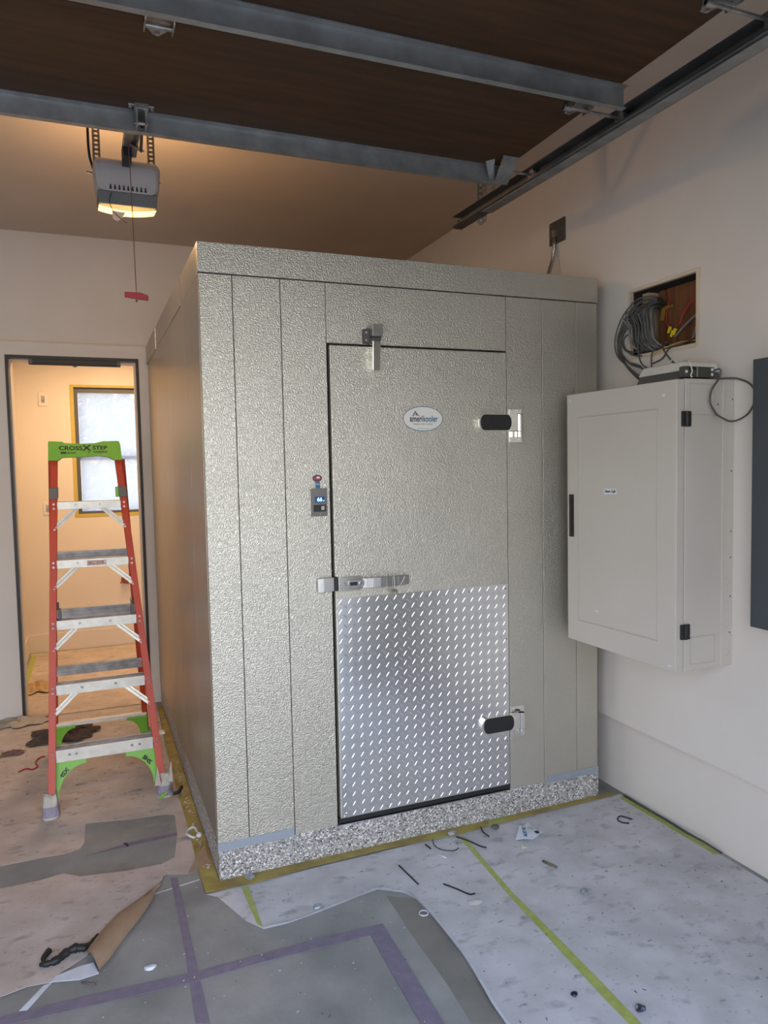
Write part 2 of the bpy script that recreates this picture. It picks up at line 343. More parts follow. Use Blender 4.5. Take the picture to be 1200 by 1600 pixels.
label = [(1.205, -0.2), (1.275, -0.123), (1.279, -0.143), (1.327, -0.109), (1.317, -0.179), (1.341, -0.202), (1.301, -0.231), (1.262, -0.248), (1.234, -0.218)]
greenscrap = [(1.207, -0.241), (1.215, -0.272), (1.193, -0.268)]
stick = [(1.216, -0.386), (1.239, -0.448)]
hook = [(1.776, -0.254), (1.75, -0.209), (1.717, -0.227), (1.716, -0.259), (1.74, -0.276)]
LOOP1 = [(1.83, -0.319, 2.283), (1.83, -0.234, 2.293), (1.83, -0.174, 2.273), (1.83, -0.112, 2.224), (1.83, -0.073, 2.146), (1.83, -0.086, 2.072), (1.83, -0.154, 2.015), (1.83, -0.231, 1.961)]
LOOP2 = [(1.84, -0.32, 2.27), (1.84, -0.235, 2.278), (1.84, -0.175, 2.254), (1.84, -0.121, 2.209), (1.84, -0.078, 2.146), (1.84, -0.1, 2.062), (1.84, -0.163, 1.992), (1.84, -0.224, 1.951)]
LOOP3 = [(1.85, -0.29, 2.259), (1.85, -0.212, 2.256), (1.85, -0.142, 2.219), (1.85, -0.079, 2.16), (1.85, -0.075, 2.095), (1.85, -0.139, 2.035), (1.85, -0.216, 2.005)]
LOOP4 = [(1.85, -0.196, 2.176), (1.85, -0.13, 2.182), (1.85, -0.096, 2.152), (1.85, -0.109, 2.098), (1.85, -0.172, 2.061), (1.85, -0.224, 2.05)]
LOOP5 = [(1.86, -0.18, 2.166), (1.86, -0.127, 2.161), (1.86, -0.093, 2.138), (1.86, -0.118, 2.089), (1.86, -0.201, 2.074), (1.86, -0.248, 2.091)]
DOWN1 = [(1.84, -0.263, 2.11), (1.84, -0.215, 2.106), (1.84, -0.216, 2.054), (1.84, -0.248, 2.003)]
DOWN2 = [(1.85, -0.298, 2.069), (1.85, -0.283, 2.045), (1.85, -0.283, 2.009)]
DOWN3 = [(1.86, -0.427, 2.068), (1.86, -0.373, 2.058), (1.86, -0.336, 2.024), (1.86, -0.28, 2.01)]
DOWN4 = [(1.86, -0.336, 2.077), (1.86, -0.366, 2.03), (1.86, -0.409, 1.993), (1.86, -0.479, 1.978)]
WHITEC = [(1.75, -0.474, 1.97), (1.75, -0.515, 1.987), (1.75, -0.542, 1.971), (1.75, -0.575, 1.981), (1.75, -0.592, 1.959), (1.75, -0.633, 1.947)]
LOOPR = [(1.71, -0.72, 1.925), (1.778, -0.72, 1.927), (1.775, -0.72, 1.896), (1.738, -0.72, 1.849), (1.732, -0.72, 1.802), (1.764, -0.72, 1.76), (1.827, -0.72, 1.736), (1.885, -0.72, 1.746), (1.93, -0.72, 1.775), (1.959, -0.72, 1.834), (1.929, -0.72, 1.876), (1.873, -0.72, 1.894), (1.794, -0.72, 1.89)]
LOOPR2 = [(1.86, -0.743, 1.745), (1.86, -0.782, 1.77), (1.86, -0.807, 1.824), (1.86, -0.781, 1.868), (1.86, -0.732, 1.892)]
LOOPR3 = [(1.733, -0.75, 1.757), (1.795, -0.75, 1.734)]

# ================================================================ SETTING
XW, XW2, YB, YB2, ZC, XL, YF = 1.872, 1.924, 2.42, 2.47, 3.126, -4.0, -2.35
DX0, DX1, DZ = -0.852, -0.061, 2.336          # inner doorway
b = MB(); b.box(XL-0.3, 2.2, YF-0.2, 4.6, -0.12, 0.0)
floor = struct(b.build('floor', CONC), 'grey stained concrete garage floor', 'floor')
s_ = MB(); s_.sheet(STAIN, 0.0004, 0.0005); s_.build('stained_strip', CONC2, floor)
l_ = MB(); l_.sheet([(LINE1[0][0], LINE1[0][1]), (LINE1[1][0], LINE1[1][1]), (LINE1[1][0], LINE1[1][1]+0.005), (LINE1[0][0], LINE1[0][1]+0.005)], 0.0004, 0.0005); l_.build('chalk_line', WHITEP, floor)
b = MB(); b.box(-9, 9, -16, YF-0.2, -0.16, -0.02)
struct(b.build('driveway', mat('driveway_concrete', (0.46, 0.42, 0.36), 0.8, nscale=3)), 'pale concrete driveway outside the garage opening', 'driveway')
b = MB(); b.box(XL, 2.2, YF-0.2, YB2, ZC, ZC+0.1)
struct(b.build('ceiling', CEIL), 'beige painted garage ceiling', 'ceiling')
# right wall with the cable access opening
AY0, AY1, AZ0, AZ1 = -0.518, -0.122, 2.058, 2.345
b = MB()
b.box(XW2, 2.16, YF-0.2, YB2+0.1, 0, 0.352); b.box(1.965, 2.16, YF-0.2, YB2+0.1, 0.352, 0.37)
b.box(XW, 2.16, YF-0.2, AY0, 0.37, ZC); b.box(XW, 2.16, AY1, YB2+0.1, 0.37, ZC)
b.box(XW, 2.16, AY0, AY1, 0.37, AZ0); b.box(XW, 2.16, AY0, AY1, AZ1, ZC); b.box(2.10, 2.16, AY0, AY1, AZ0, AZ1)
wr = struct(b.build('wall_right', WALL), 'beige painted right wall stepping back near the floor', 'wall')
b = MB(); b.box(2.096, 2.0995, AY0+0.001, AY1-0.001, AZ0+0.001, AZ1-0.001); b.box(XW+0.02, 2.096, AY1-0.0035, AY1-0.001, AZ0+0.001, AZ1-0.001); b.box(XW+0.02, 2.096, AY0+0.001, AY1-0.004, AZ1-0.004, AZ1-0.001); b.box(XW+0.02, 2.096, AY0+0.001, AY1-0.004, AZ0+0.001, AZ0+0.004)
b.build('cavity_shade', mat('cavity_shade_dark', (0.02, 0.016, 0.013), 0.9), wr)  # dark plates added to stand for the shade inside the opening
# back wall with the inner doorway; the lower part stands slightly proud
b = MB()
b.box(XL, DX0, YB, 2.6, 0, 2.424); b.box(DX1, XW, YB, 2.6, 0, 2.424); b.box(DX0, DX1, YB, 2.6, DZ, 2.424)
b.box(XL, XW, YB2, 2.6, 2.424, ZC+0.1)
struct(b.build('wall_back', WALL), 'beige back wall around the inner doorway', 'wall')
b = MB(); b.box(XL-0.15, XL, YF-0.2, 2.6, 0, ZC+0.1)
struct(b.build('wall_left', mat('left_wall_darkened', (0.20, 0.15, 0.11), 0.7, nscale=4)), 'unseen left garage wall, darkened for the reflection in the cooler side', 'wall')  # out of view, coloured dark so the cooler side reflects brown
b = MB(); b.box(1.17, XW, YF-0.2, YF, 0, ZC+0.1); b.box(XL, -3.75, YF-0.2, YF, 0, ZC+0.1); b.box(-3.75, 1.17, YF-0.2, YF, 2.42, ZC+0.1)
struct(b.build('wall_front', mat('front_wall_darkened', (0.13, 0.11, 0.09), 0.7, nscale=4)), 'front wall around the garage door opening', 'wall')  # backlit shade put into the colour to darken the kick plate reflection
# inner room
IX0, IX1, IY1, IZ = -0.95, 1.4, 4.33, 2.72
WX0, WX1, WZ0, WZ1 = -0.508, 0.50, 1.21, 2.357
b = MB()
b.box(IX0-0.1, WX0, IY1, IY1+0.12, 0, IZ); b.box(WX1, IX1, IY1, IY1+0.12, 0, IZ); b.box(WX0, WX1, IY1, IY1+0.12, 0, WZ0); b.box(WX0, WX1, IY1, IY1+0.12, WZ1, IZ)
struct(b.build('wall_inner_back', WALL), 'back wall of the inner room with the masked window', 'wall')
b = MB(); b.box(IX0-0.1, IX0, 2.6, IY1, 0, IZ); struct(b.build('wall_inner_left', WALL), 'left wall of the inner room', 'wall')
b = MB(); b.box(IX1, IX1+0.1, 2.6, IY1+0.12, 0, IZ); struct(b.build('wall_inner_right', WALL), 'right wall of the inner room', 'wall')
b = MB(); b.box(IX0-0.1, IX1+0.1, 2.6, IY1+0.12, IZ, IZ+0.1); struct(b.build('ceiling_inner', CEIL), 'ceiling of the inner room', 'ceiling')
b = MB(); b.box(IX0, IX1, IY1-0.012, IY1, 0, 0.165); struct(b.build('baseboard_back', WALL, bevel=0.003), 'tall flat baseboard along the inner room back wall', 'baseboard')
b = MB(); b.box(IX0, IX0+0.012, 2.6, IY1-0.012, 0, 0.165); struct(b.build('baseboard_left', WALL, bevel=0.003), 'tall flat baseboard along the inner room left wall', 'baseboard')
# black door frame (trim_1)
b = MB(); t = 0.012
b.box(DX0-0.004, DX0+t, YB-0.006, YB+0.05, 0, DZ+0.004); b.box(DX1-t, DX1+0.004, YB-0.006, YB+0.05, 0, DZ+0.004); b.box(DX0+t, DX1-t, YB-0.006, YB+0.05, DZ-t-0.004, DZ+0.004)
fr = struct(b.build('trim_1', FRAMEB), 'thin black metal frame around the inner doorway', 'door frame')
b = MB(); b.box(DX0, DX0+0.02, YB+0.05, 2.6, 0, DZ); b.box(DX1-0.02, DX1, YB+0.05, 2.6, 0, DZ); b.box(DX0+0.02, DX1-0.02, YB+0.05, 2.6, DZ-0.02, DZ); b.build('jamb', WALL, fr)
# window
wf = MB(); g = 0.03
wf.box(WX0, WX1, IY1+0.03, IY1+0.11, WZ1-0.055, WZ1); wf.box(WX0, WX1, IY1+0.03, IY1+0.11, WZ0, WZ0+0.03)
wf.box(WX0, WX0+0.055, IY1+0.03, IY1+0.11, WZ0+0.03, WZ1-0.055); wf.box(WX1-0.05, WX1, IY1+0.03, IY1+0.11, WZ0+0.03, WZ1-0.055)
wf.box(WX0+0.05, WX1-0.05, IY1+0.08, IY1+0.10, 1.70, 1.735)
win = struct(wf.build('window_1', mat('window_frame_grey', (0.09, 0.10, 0.12), 0.5)), 'plastic-covered window of the inner room behind the ladder', 'window')
f_ = MB(); n = 24
for i in range(n):
    for j in range(n):
        pass
gx = [WX0+0.056+(WX1-WX0-0.107)*i/n for i in range(n+1)]; gz = [WZ0+0.031+(WZ1-WZ0-0.087)*j/n for j in range(n+1)]
rr = random.Random(3)
f_.add([(x, IY1+0.045+rr.uniform(-0.006, 0.006), z) for z in gz for x in gx], [(j*(n+1)+i, j*(n+1)+i+1, (j+1)*(n+1)+i+1, (j+1)*(n+1)+i) for j in range(n) for i in range(n)])
f_.build('plastic_film', FILM, win, smooth=True)
t_ = MB()
for (x0, x1, z0, z1) in ((WX0-0.010, WX0+0.022, WZ0-0.02, WZ1+0.012), (WX0+0.022, WX1+0.03, WZ1-0.010, WZ1+0.012), (WX0+0.022, WX1+0.03, WZ0-0.02, WZ0+0.010)):
    t_.box(x0, x1, IY1-0.004, IY1-0.001, z0, z1)
t_.build_each('masking_tape', mat('ochre_tape', (0.50, 0.40, 0.09), 0.6, nscale=30), win)

# ================================================================ FLOOR COVERINGS
def raised(name, poly, m, z0, label, cat, th=0.001, group=None):
    b = MB(); b.sheet(poly, z0, th); return tag(b.build(name, m), label, cat, group)
up = [(-2.6, 0.50)] + [(-1.6, 0.49)] + UPPER_EDGE + [(-0.053, 1.407), (-0.03, 2.405), (-2.6, 2.405)]
raised('floor_paper', up, PAP_L, 0.0012, 'protective paper sheet under the ladder, scuffed, with a cut-out edge', 'floor paper')
raised('floor_paper', [(-0.83, 2.43), (-0.075, 2.43), (-0.075, 2.6), (1.2, 2.62), (1.2, 4.30), (-0.92, 4.30), (-0.92, 2.62), (-0.83, 2.6)], PAP_L, 0.0012, 'protective paper covering the inner room floor beyond the doorway', 'floor paper')
low = LOWER + [(-1.4, -0.33), (-1.4, 0.30)]
lp = raised('floor_paper', low, PAP_L, 0.0036, 'loose paper sheet at lower left with a curled corner', 'floor paper', 0.0012)
b = MB(); a = CURLIN; c = CURL; n = 7
vs = []; 
for i in range(n):
    p = Vector((*a[i], 0.0)); q = Vector((*c[i], 0.0)); m_ = i/(n-1)
    h = 0.004+0.030*min(1, m_*1.5)
    for k in range(7):
        t = k/6; vs.append(p.lerp(q, t)+Vector((0, 0, 0.006+h*math.sin(math.pi*(0.15+0.75*t)))))
    vs.append(q.lerp(p, 0.12)+Vector((0, 0, 0.002)))
fs = [(i*8+k, i*8+k+1, (i+1)*8+k+1, (i+1)*8+k) for i in range(n-1) for k in range(7)]
b.add(vs, fs); b.build('curled_corner', KRAFT, lp, 'brown underside of the curled corner', smooth=True)
b = MB(); b.prism([(x, y, 0.004) for x, y in FLAP], (0, 0, 0.0015)); b.build('white_backing_flap', WHITEP, lp, 'white backing folded out at the corner')
b = MB(); b.sheet([(-0.575, -0.352), (-0.60, -0.358), (-0.662, -0.448), (-0.640, -0.455)], 0.001, 0.001)
tag(b.build('tape_scrap', WHITEP), 'crinkled clear tape strip trailing from the curled paper corner', 'tape')
b = MB(); b.prism([(TRI[0][0], TRI[0][1], 0.02), (TRI[1][0], TRI[1][1], 0.006), (TRI[2][0], TRI[2][1], 0.006), (TRI[3][0], TRI[3][1], 0.010)], (0, 0, 0.001))
tag(b.build('paper_scrap', KRAFT), 'brown torn paper triangle at the left front corner of the cooler', 'paper')
rt = SHEET_R + [(0.632, -1.5), (0.66, -2.4), (1.90, -2.4), (1.90, -0.02)]
sr = raised('floor_paper', rt, PAP_R, 0.0012, 'large pale protective paper sheet in front of the cooler and along the right wall', 'floor paper')
b = MB(); E_ = [Vector((x, y, 0)) for x, y in SHEET_R[4:]] + [Vector((0.632, -1.5, 0))]; E_ = smooth_path(E_, 4); vs = []
for i, p in enumerate(E_):
    d = (E_[min(i+1, len(E_)-1)]-E_[max(i-1, 0)]).normalized(); nn = Vector((-d.y, d.x, 0)); wv = 0.5+0.5*math.sin(i*0.9)
    vs += [p+nn*0.010+Vector((0, 0, 0.003)), p+nn*0.002+Vector((0, 0, 0.006+0.004*wv)), p+nn*(-0.003-0.005*wv)+Vector((0, 0, 0.009+0.006*wv))]
b.add(vs, [(i*3+k, i*3+k+1, i*3+k+4, i*3+k+3) for i in range(len(E_)-1) for k in range(2)]); b.build('lifted_edge', WHITEP, sr, 'lifted edge of the sheet', smooth=True)
# tapes
raised('tape_strip', [(-0.925, 2.75), (-0.885, 2.75), (-0.875, 4.25), (-0.915, 4.25)], YTAPE, 0.0030, 'yellow-green tape strip along the left side of the inner room floor', 'tape')
raised('tape_strip', YLEFT + [(0.0, -0.002), (0.0, 2.3), (-0.03, 2.3)], OTAPE, 0.0052, 'dirty ochre tape along the left side of the cooler', 'tape')
raised('tape_strip', YFRONT_OUT + [(1.85, 0.0), (0.0, -0.0015), (0.0, 0.08)], OTAPE, 0.0066, 'dirty yellow-green tape along the front base of the cooler', 'tape')
raised('tape_strip', Y1, YTAPE, 0.0030, 'long yellow-green tape strip running across the pale paper sheet', 'tape')
raised('tape_strip', Y2, YTAPE, 0.0030, 'short yellow-green tape strip near the left cooler corner', 'tape')
raised('tape_strip', [(1.868, -0.06), (1.896, -0.06), (1.905, -0.62), (1.878, -0.62)], YTAPE, 0.0030, 'yellow-green tape strip at the foot of the right wall', 'tape')
b = MB(); b.tube([(1.900, -0.05, 0.006), (1.893, -0.2, 0.012), (1.901, -0.33, 0.01), (1.890, -0.45, 0.014), (1.888, -0.55, 0.022), (1.903, -0.63, 0.008)], 0.004, 6)
tag(b.build('plastic_film_roll', FILM), 'crumpled clear plastic edge along the foot of the right wall', 'plastic')
raised('tape_strip', P1, PTAPE, 0.0006, 'purple tape strip running away toward the cooler corner', 'tape')
raised('tape_strip', P2[:5]+P2[5:], PTAPE, 0.0014, 'long purple tape strip running left to right on bare concrete', 'tape')
raised('tape_strip', P3, PTAPE, 0.0020, 'purple tape strip coming toward the viewer from the tape corner', 'tape')
b = MB(); b.sheet([(-0.48, 0.425), (-0.105, 0.445), (-0.106, 0.475), (-0.30, 0.468)], 0.0004, 0.0005)
tag(b.build('tape_strip', PTAPE), 'faint purple tape strip inside the cut-out in the paper', 'tape')

# ================================================================ GARAGE DOOR OVERHEAD
gd = thing('garage_door', 'open sectional garage door of dark brown wood overhead', 'garage door', (-1.27, -1.3, 2.752))
edges = [-0.218, -0.770, -1.350, -1.960, -2.345]
for i in range(4):
    b = MB(); b.box(-3.7, 1.165, edges[i+1]+0.002, edges[i]-0.002, 2.752, 2.792); b.build('door_section', WOOD, gd, bevel=0.002)
def strut(y, xr):
    P = [(y-0.022, 2.752), (y-0.022, 2.749), (y-0.002, 2.749), (y-0.002, 2.690), (y-0.014, 2.690), (y-0.014, 2.687), (y+0.001, 2.687), (y+0.001, 2.752)]
    b = MB(); b.prism([(xr, yy, z) for yy, z in P], (-3.7-xr, 0, 0))
    b.box(-3.7, xr, y+0.001, y+0.008, 2.687, 2.690)
    st = b.build('strut', GALV, gd)
    bb = MB(); bb.cyl((xr-0.02, y-0.012, 2.749), (xr-0.02, y-0.012, 2.742), 0.006, n=6); bb.build('bolt', ZINC, st)
strut(-0.226, 1.135); strut(-0.893, 1.188)
def hinge(x, y, nm='door_hinge'):
    b = MB()
    b.prism([(x-0.034, y-0.02, 2.752), (x+0.034, y-0.02, 2.752), (x+0.030, y+0.018, 2.752), (x+0.008, y+0.052, 2.752), (x-0.008, y+0.052, 2.752), (x-0.030, y+0.018, 2.752)], (0, 0, -0.004))
    b.prism([(x-0.034, y-0.07, 2.752), (x+0.034, y-0.07, 2.752), (x+0.034, y-0.02, 2.752), (x-0.034, y-0.02, 2.752)], (0, 0, -0.004))
    for sx in (-1, 1): b.prism([(x+sx*0.034, y-0.06, 2.752), (x+sx*0.034, y+0.018, 2.752), (x+sx*0.034, y+0.01, 2.728), (x+sx*0.034, y-0.045, 2.728)], (sx*0.003, 0, 0))
    b.cyl((x-0.038, y-0.012, 2.735), (x+0.038, y-0.012, 2.735), 0.007)
    b.cyl((x, y+0.036, 2.748), (x, y+0.036, 2.741), 0.007, n=6)
    return b.build(nm, ZINC, gd)
hinge(-0.19, -0.752)
def roller(x0, x1, y, z):
    b = MB(); b.cyl((x0, y, z), (x1-0.012, y, z), 0.0055); b.cyl((x1-0.014, y, z), (x1, y, z), 0.0215, n=22)
    b.cyl((x0, y, z), (x0+0.03, y, z), 0.010); return b.build('roller', ZINC, gd)
hinge(1.115, -0.752); roller(1.06, 1.296, -0.76, 2.735)
hinge(1.115, -1.335); roller(1.06, 1.296, -1.347, 2.726)
b = MB()  # end bracket at the top section corner
b.prism([(1.090, -0.345, 2.750), (1.160, -0.345, 2.750), (1.185, -0.215, 2.700), (1.125, -0.215, 2.700)], (0, 0.002, -0.003))
b.prism([(1.078, -0.30, 2.752), (1.055, -0.27, 2.752), (1.10, -0.222, 2.695), (1.118, -0.222, 2.700)], (0.002, 0, -0.003))
for k in range(3): b.cyl((1.100+k*0.024, -0.338, 2.748), (1.100+k*0.024, -0.338, 2.740), 0.006, n=6)
b.build('corner_bracket', GALV, gd, bevel=0.001); roller(1.16, 1.296, -0.235, 2.742)
b = MB(); b.box(-0.222, -0.180, -0.300, -0.252, 2.734, 2.752); b.box(-0.240, -0.162, -0.290, -0.272, 2.748, 2.752)
for sx in (-0.234, -0.168): b.cyl((sx, -0.281, 2.749), (sx, -0.281, 2.741), 0.006, n=6)
b.box(-0.218, -0.212, -0.285, -0.235, 2.690, 2.74); b.box(-0.190, -0.184, -0.285, -0.235, 2.690, 2.74); b.cyl((-0.222, -0.262, 2.705), (-0.180, -0.262, 2.705), 0.006)
b.build('operator_bracket', ZINC, gd, bevel=0.001)

# track
tr = thing('door_track', 'galvanized roller track of the garage door along the right wall', 'track', (1.30, -1.0, 2.71))
def zt(y): return 2.716+0.0195*y
y0, y1 = 0.405, -2.30
prof = [(1.262, 0.050), (1.262, 0.053), (1.311, 0.053), (1.311, -0.003), (1.274, -0.003), (1.262, 0.004), (1.262, 0.011), (1.265, 0.011), (1.265, 0.006), (1.275, 0.0005), (1.308, 0.0005), (1.308, 0.050)]
b = MB(); b.loft([(x, y0, zt(y0)+z) for x, z in prof], [(x, y1, zt(y1)+z) for x, z in prof]); b.build('channel', GALVD, tr)
ang = [(1.262, 0.054), (1.262, 0.057), (1.312, 0.057), (1.312, -0.012), (1.309, -0.012), (1.309, 0.054)]
ang = [(1.3125, 0.055), (1.3155, 0.055), (1.3155, -0.0065), (1.3125, -0.0065)]
b = MB(); b.loft([(x, 0.13, zt(0.13)+z) for x, z in ang], [(x, y1, zt(y1)+z) for x, z in ang])
b.loft([(1.266, 0.13, zt(0.13)-0.0035), (1.3155, 0.13, zt(0.13)-0.0035), (1.3155, 0.13, zt(0.13)-0.0065), (1.266, 0.13, zt(0.13)-0.0065)], [(1.266, y1, zt(y1)-0.0035), (1.3155, y1, zt(y1)-0.0035), (1.3155, y1, zt(y1)-0.0065), (1.266, y1, zt(y1)-0.0065)])
b.build('reinforcing_angle', GALV, tr)
b = MB()
for yc in (0.30, -0.28, -0.62, -1.02, -1.5):
    for k in range(4): b.cyl((1.308, yc+k*0.028, zt(yc)+0.028-0.004*k), (1.3055, yc+k*0.028, zt(yc)+0.028-0.004*k), 0.004, n=8)
b.build_each('slot_bolt', ZINC, tr)
b = MB(); b.cyl((1.305, 0.36, zt(0.36)+0.02), (1.262, 0.36, zt(0.36)+0.02), 0.005, n=8); b.build('end_bolt', ZINC, tr)
def perforated(b, p0, p1, wd, axis, n):  # a flat strap with round-cornered holes: two edges and cross pieces
    p0 = Vector(p0); p1 = Vector(p1); ax = Vector(axis).normalized()
    for sgn in (-1, 1): b.bar(p0+ax*sgn*wd*0.36, p1+ax*sgn*wd*0.36, wd*0.28, 0.002, up=(p1-p0).cross(ax))
    for i in range(n+1):
        c = p0.lerp(p1, i/n); d = (p1-p0).normalized()*((p1-p0).length/n*0.27)
        b.bar(c-d, c+d, wd*0.5, 0.002, up=(p1-p0).cross(ax))
b = MB(); perforated(b, (1.32, 0.20, 2.70), (1.32, 0.20, ZC), 0.032, (0, 1, 0), 16); perforated(b, (1.32, 0.235, 2.70), (1.32, 0.235, ZC), 0.032, (1, 0, 0), 16)
perforated(b, (1.322, 0.22, 2.73), (1.322, -0.20, ZC), 0.03, (0, 0.7, 0.7), 20)
b.build('hanger', GALV, tr)

# opener
op = thing('garage_door_opener', 'grey garage door opener hanging from the ceiling with a lit lamp lens', 'garage door opener', (-0.21, 0.5, 2.65))
def ring(y, x0, x1, z0, z1, r, n=5):
    out = []
    for cx, cz, a0 in ((x1-r, z1-r, 0), (x0+r, z1-r, 90), (x0+r, z0+r, 180), (x1-r, z0+r, 270)):
        for k in range(n): t = math.radians(a0+90*k/(n-1)); out.append((cx+r*math.cos(t), y, cz+r*math.sin(t)))
    return out
b = MB(); rings = [ring(0.33, -0.322, -0.102, 2.690, 2.792, 0.02), ring(0.338, -0.332, -0.090, 2.690, 2.812, 0.03), ring(0.36, -0.338, -0.084, 2.690, 2.826, 0.03), ring(0.46, -0.338, -0.084, 2.690, 2.83, 0.03), ring(0.50, -0.325, -0.098, 2.700, 2.81, 0.03)]
# tapered pillow-like front: lower edge narrower
n = len(rings[0]); vs = [p for r_ in rings for p in r_]
vs = [((-0.212+(x+0.212)*(0.93+0.07*min(1, (z-2.69)/0.10))), y, z) for x, y, z in vs]
fs = [(i*n+k, i*n+(k+1) % n, (i+1)*n+(k+1) % n, (i+1)*n+k) for i in range(len(rings)-1) for k in range(n)] + [tuple(range(n)), tuple(range((len(rings)-1)*n, len(rings)*n))]
b.add(vs, fs); hs = b.build('housing', PLASTG, op, bevel=0.004)
b = MB()
for i in range(9):
    x = -0.276+i*0.0163; b.prism([(x-0.0045, 0.3285, 2.698), (x+0.0045, 0.3285, 2.698), (x+0.002, 0.3285, 2.716), (x-0.002, 0.3285, 2.716)], (0, 0.002, 0))
b.build_each('vent_slot', BLACK, hs)
b = MB(); A = [(-0.325, 0.325, 2.690), (-0.100, 0.325, 2.690), (-0.098, 0.47, 2.690), (-0.327, 0.47, 2.690)]; B = [(-0.322, 0.33, 2.640), (-0.106, 0.33, 2.640), (-0.106, 0.46, 2.650), (-0.322, 0.46, 2.650)]
b.loft(A, B); b.build('lower_housing', PLASTM, op, bevel=0.004)
b = MB(); vs = []; nx, ny = 16, 8
for j in range(ny+1):
    for i in range(nx+1):
        u, v_ = i/nx*2-1, j/ny*2-1; vs.append((-0.214+u*0.108, 0.395+v_*0.060, 2.642+0.008*v_-0.018*(1-abs(u)**2.2)*(1-0.3*abs(v_)**4)))
b.add(vs, [(j*(nx+1)+i, j*(nx+1)+i+1, (j+1)*(nx+1)+i+1, (j+1)*(nx+1)+i) for j in range(ny) for i in range(nx)])
b.build('lamp_lens', LENS, op, 'glowing amber lens', smooth=True)
b = MB(); b.prism([(-0.275, 0.33, 2.615), (-0.225, 0.33, 2.612), (-0.238, 0.335, 2.590), (-0.255, 0.337, 2.578), (-0.272, 0.335, 2.585)], (0, 0.003, 0)); b.build('lens_tab', mat('warm_lens_tab', (0.75, 0.50, 0.33), 0.4), op, bevel=0.001)
lamp('opener_bulb_light', 'POINT', (-0.21, 0.60, 2.70), 9.0, (1.0, 0.60, 0.28), 0.05)
for x in (-0.318, -0.104):
    b = MB(); perforated(b, (x, 0.50, 2.80), (x, 0.50, ZC), 0.030, (1, 0, 0), 18); b.build('hanging_strap', ZINC, op)
b = MB(); b.bar((-0.36, 0.50, 2.815), (-0.335, 0.50, 2.812), 0.006, 0.006); b.bar((-0.088, 0.50, 2.805), (-0.07, 0.50, 2.803), 0.006, 0.006); b.build_each('mounting_bolt', ZINC, op)
b = MB(); b.box(-0.215, -0.190, -2.30, 0.36, 2.842, 2.862); b.box(-0.2055, -0.1995, -2.30, 0.36, 2.862, 2.885); b.build('rail', GALVD, op)
b = MB(); b.tube([(-0.335, 0.42, 2.80), (-0.348, 0.40, 2.85), (-0.35, 0.40, 2.95), (-0.345, 0.45, ZC)], 0.005); b.build('power_cord', BLACK, op)
b = MB(); b.box(-0.232, -0.178, 0.06, 0.30, 2.815, 2.842); b.box(-0.232, -0.200, 0.20, 0.31, 2.78, 2.842, 1); b.build('trolley', [ZINC, BLACK], op, bevel=0.003)
b = MB(); b.cyl((-0.199, -0.262, 2.705), (-0.176, 0.10, 2.765), 0.0055); b.build('door_arm', BLACK, op)
b = MB(); b.bar((-0.205, 0.20, 2.83), (-0.176, 0.09, 2.762), 0.024, 0.006); b.build('arm_link', ZINC, op, bevel=0.001)
rc = thing('release_cord', 'thin red pull cord with red handle hanging below the opener', 'cord', (-0.212, 0.12, 2.24))
b = MB(); b.tube([(-0.216, 0.14, 2.815), (-0.214, 0.12, 2.62), (-0.212, 0.12, 2.42), (-0.210, 0.12, 2.232)], 0.0016, 6, sub=3); b.ball((-0.210, 0.12, 2.226), 0.005); b.build('cord', mat('faded_red_cord', (0.22, 0.07, 0.06), 0.8), rc)
b = MB(); b.prism([(-0.252, 0.112, 2.236), (-0.168, 0.112, 2.229), (-0.168, 0.112, 2.247), (-0.195, 0.112, 2.256), (-0.252, 0.112, 2.256)], (0, 0.014, 0)); b.build('handle', RED, rc, bevel=0.003)
b = MB(); b.tube([(-0.275, 0.318, 2.68), (-0.283, 0.315, 2.64), (-0.262, 0.318, 2.60), (-0.22, 0.32, 2.568)], 0.0014, 5)
tag(b.build('loose_wire', BLACK), 'thin black wire dangling from the opener front', 'wire')
# black operator bar over the inner doorway
dc = thing('door_head_track', 'black sliding hardware bar under the top of the inner doorway', 'door hardware', (-0.45, 2.44, 2.29))
b = MB(); b.box(-0.722, -0.170, YB+0.0, YB+0.045, 2.286, 2.322); b.box(-0.722, -0.170, YB-0.004, YB+0.001, 2.284, 2.290); b.build('bar', FRAMEB, dc, bevel=0.003)
b = MB(); b.box(-0.722, -0.70, YB-0.006, YB, 2.288, 2.318); b.box(-0.192, -0.170, YB-0.006, YB, 2.288, 2.318); b.prism([(-0.47, YB, 2.286), (-0.43, YB, 2.286), (-0.445, YB, 2.276), (-0.455, YB, 2.276)], (0, 0.03, 0)); b.build_each('end_cap', PLASTD, dc)
# outlets in the inner room
def outlet(x, z, label):
    b = MB(); b.box(x-0.036, x+0.036, IY1-0.008, IY1-0.0005, z-0.058, z+0.058); o = b.build('outlet_plate', PLASTW, bevel=0.003)
    tag(o, label, 'outlet')
    c = MB(); c.box(x-0.014, x+0.014, IY1-0.011, IY1-0.008, z-0.03, z+0.03); c.build('switch_insert', ZINC, o)
outlet(-0.735, 2.235, 'small switch plate on the inner room wall left of the window')
outlet(-0.738, 1.28, 'white outlet plate behind the left ladder rail')
b = MB(); b.cyl((-0.12, IY1-0.03, 0.60), (-0.12, IY1-0.001, 0.60), 0.035, n=12); 
for k in range(4): b.tube([(-0.12+0.02*math.cos(k*1.6), IY1-0.03, 0.60+0.02*math.sin(k*1.6)), (-0.12+0.05*math.cos(k*1.6+0.5), IY1-0.06, 0.60+0.04*math.sin(k*1.6+0.5)), (-0.12+0.02*math.cos(k*1.6+2), IY1-0.05, 0.585)], 0.004, 5)
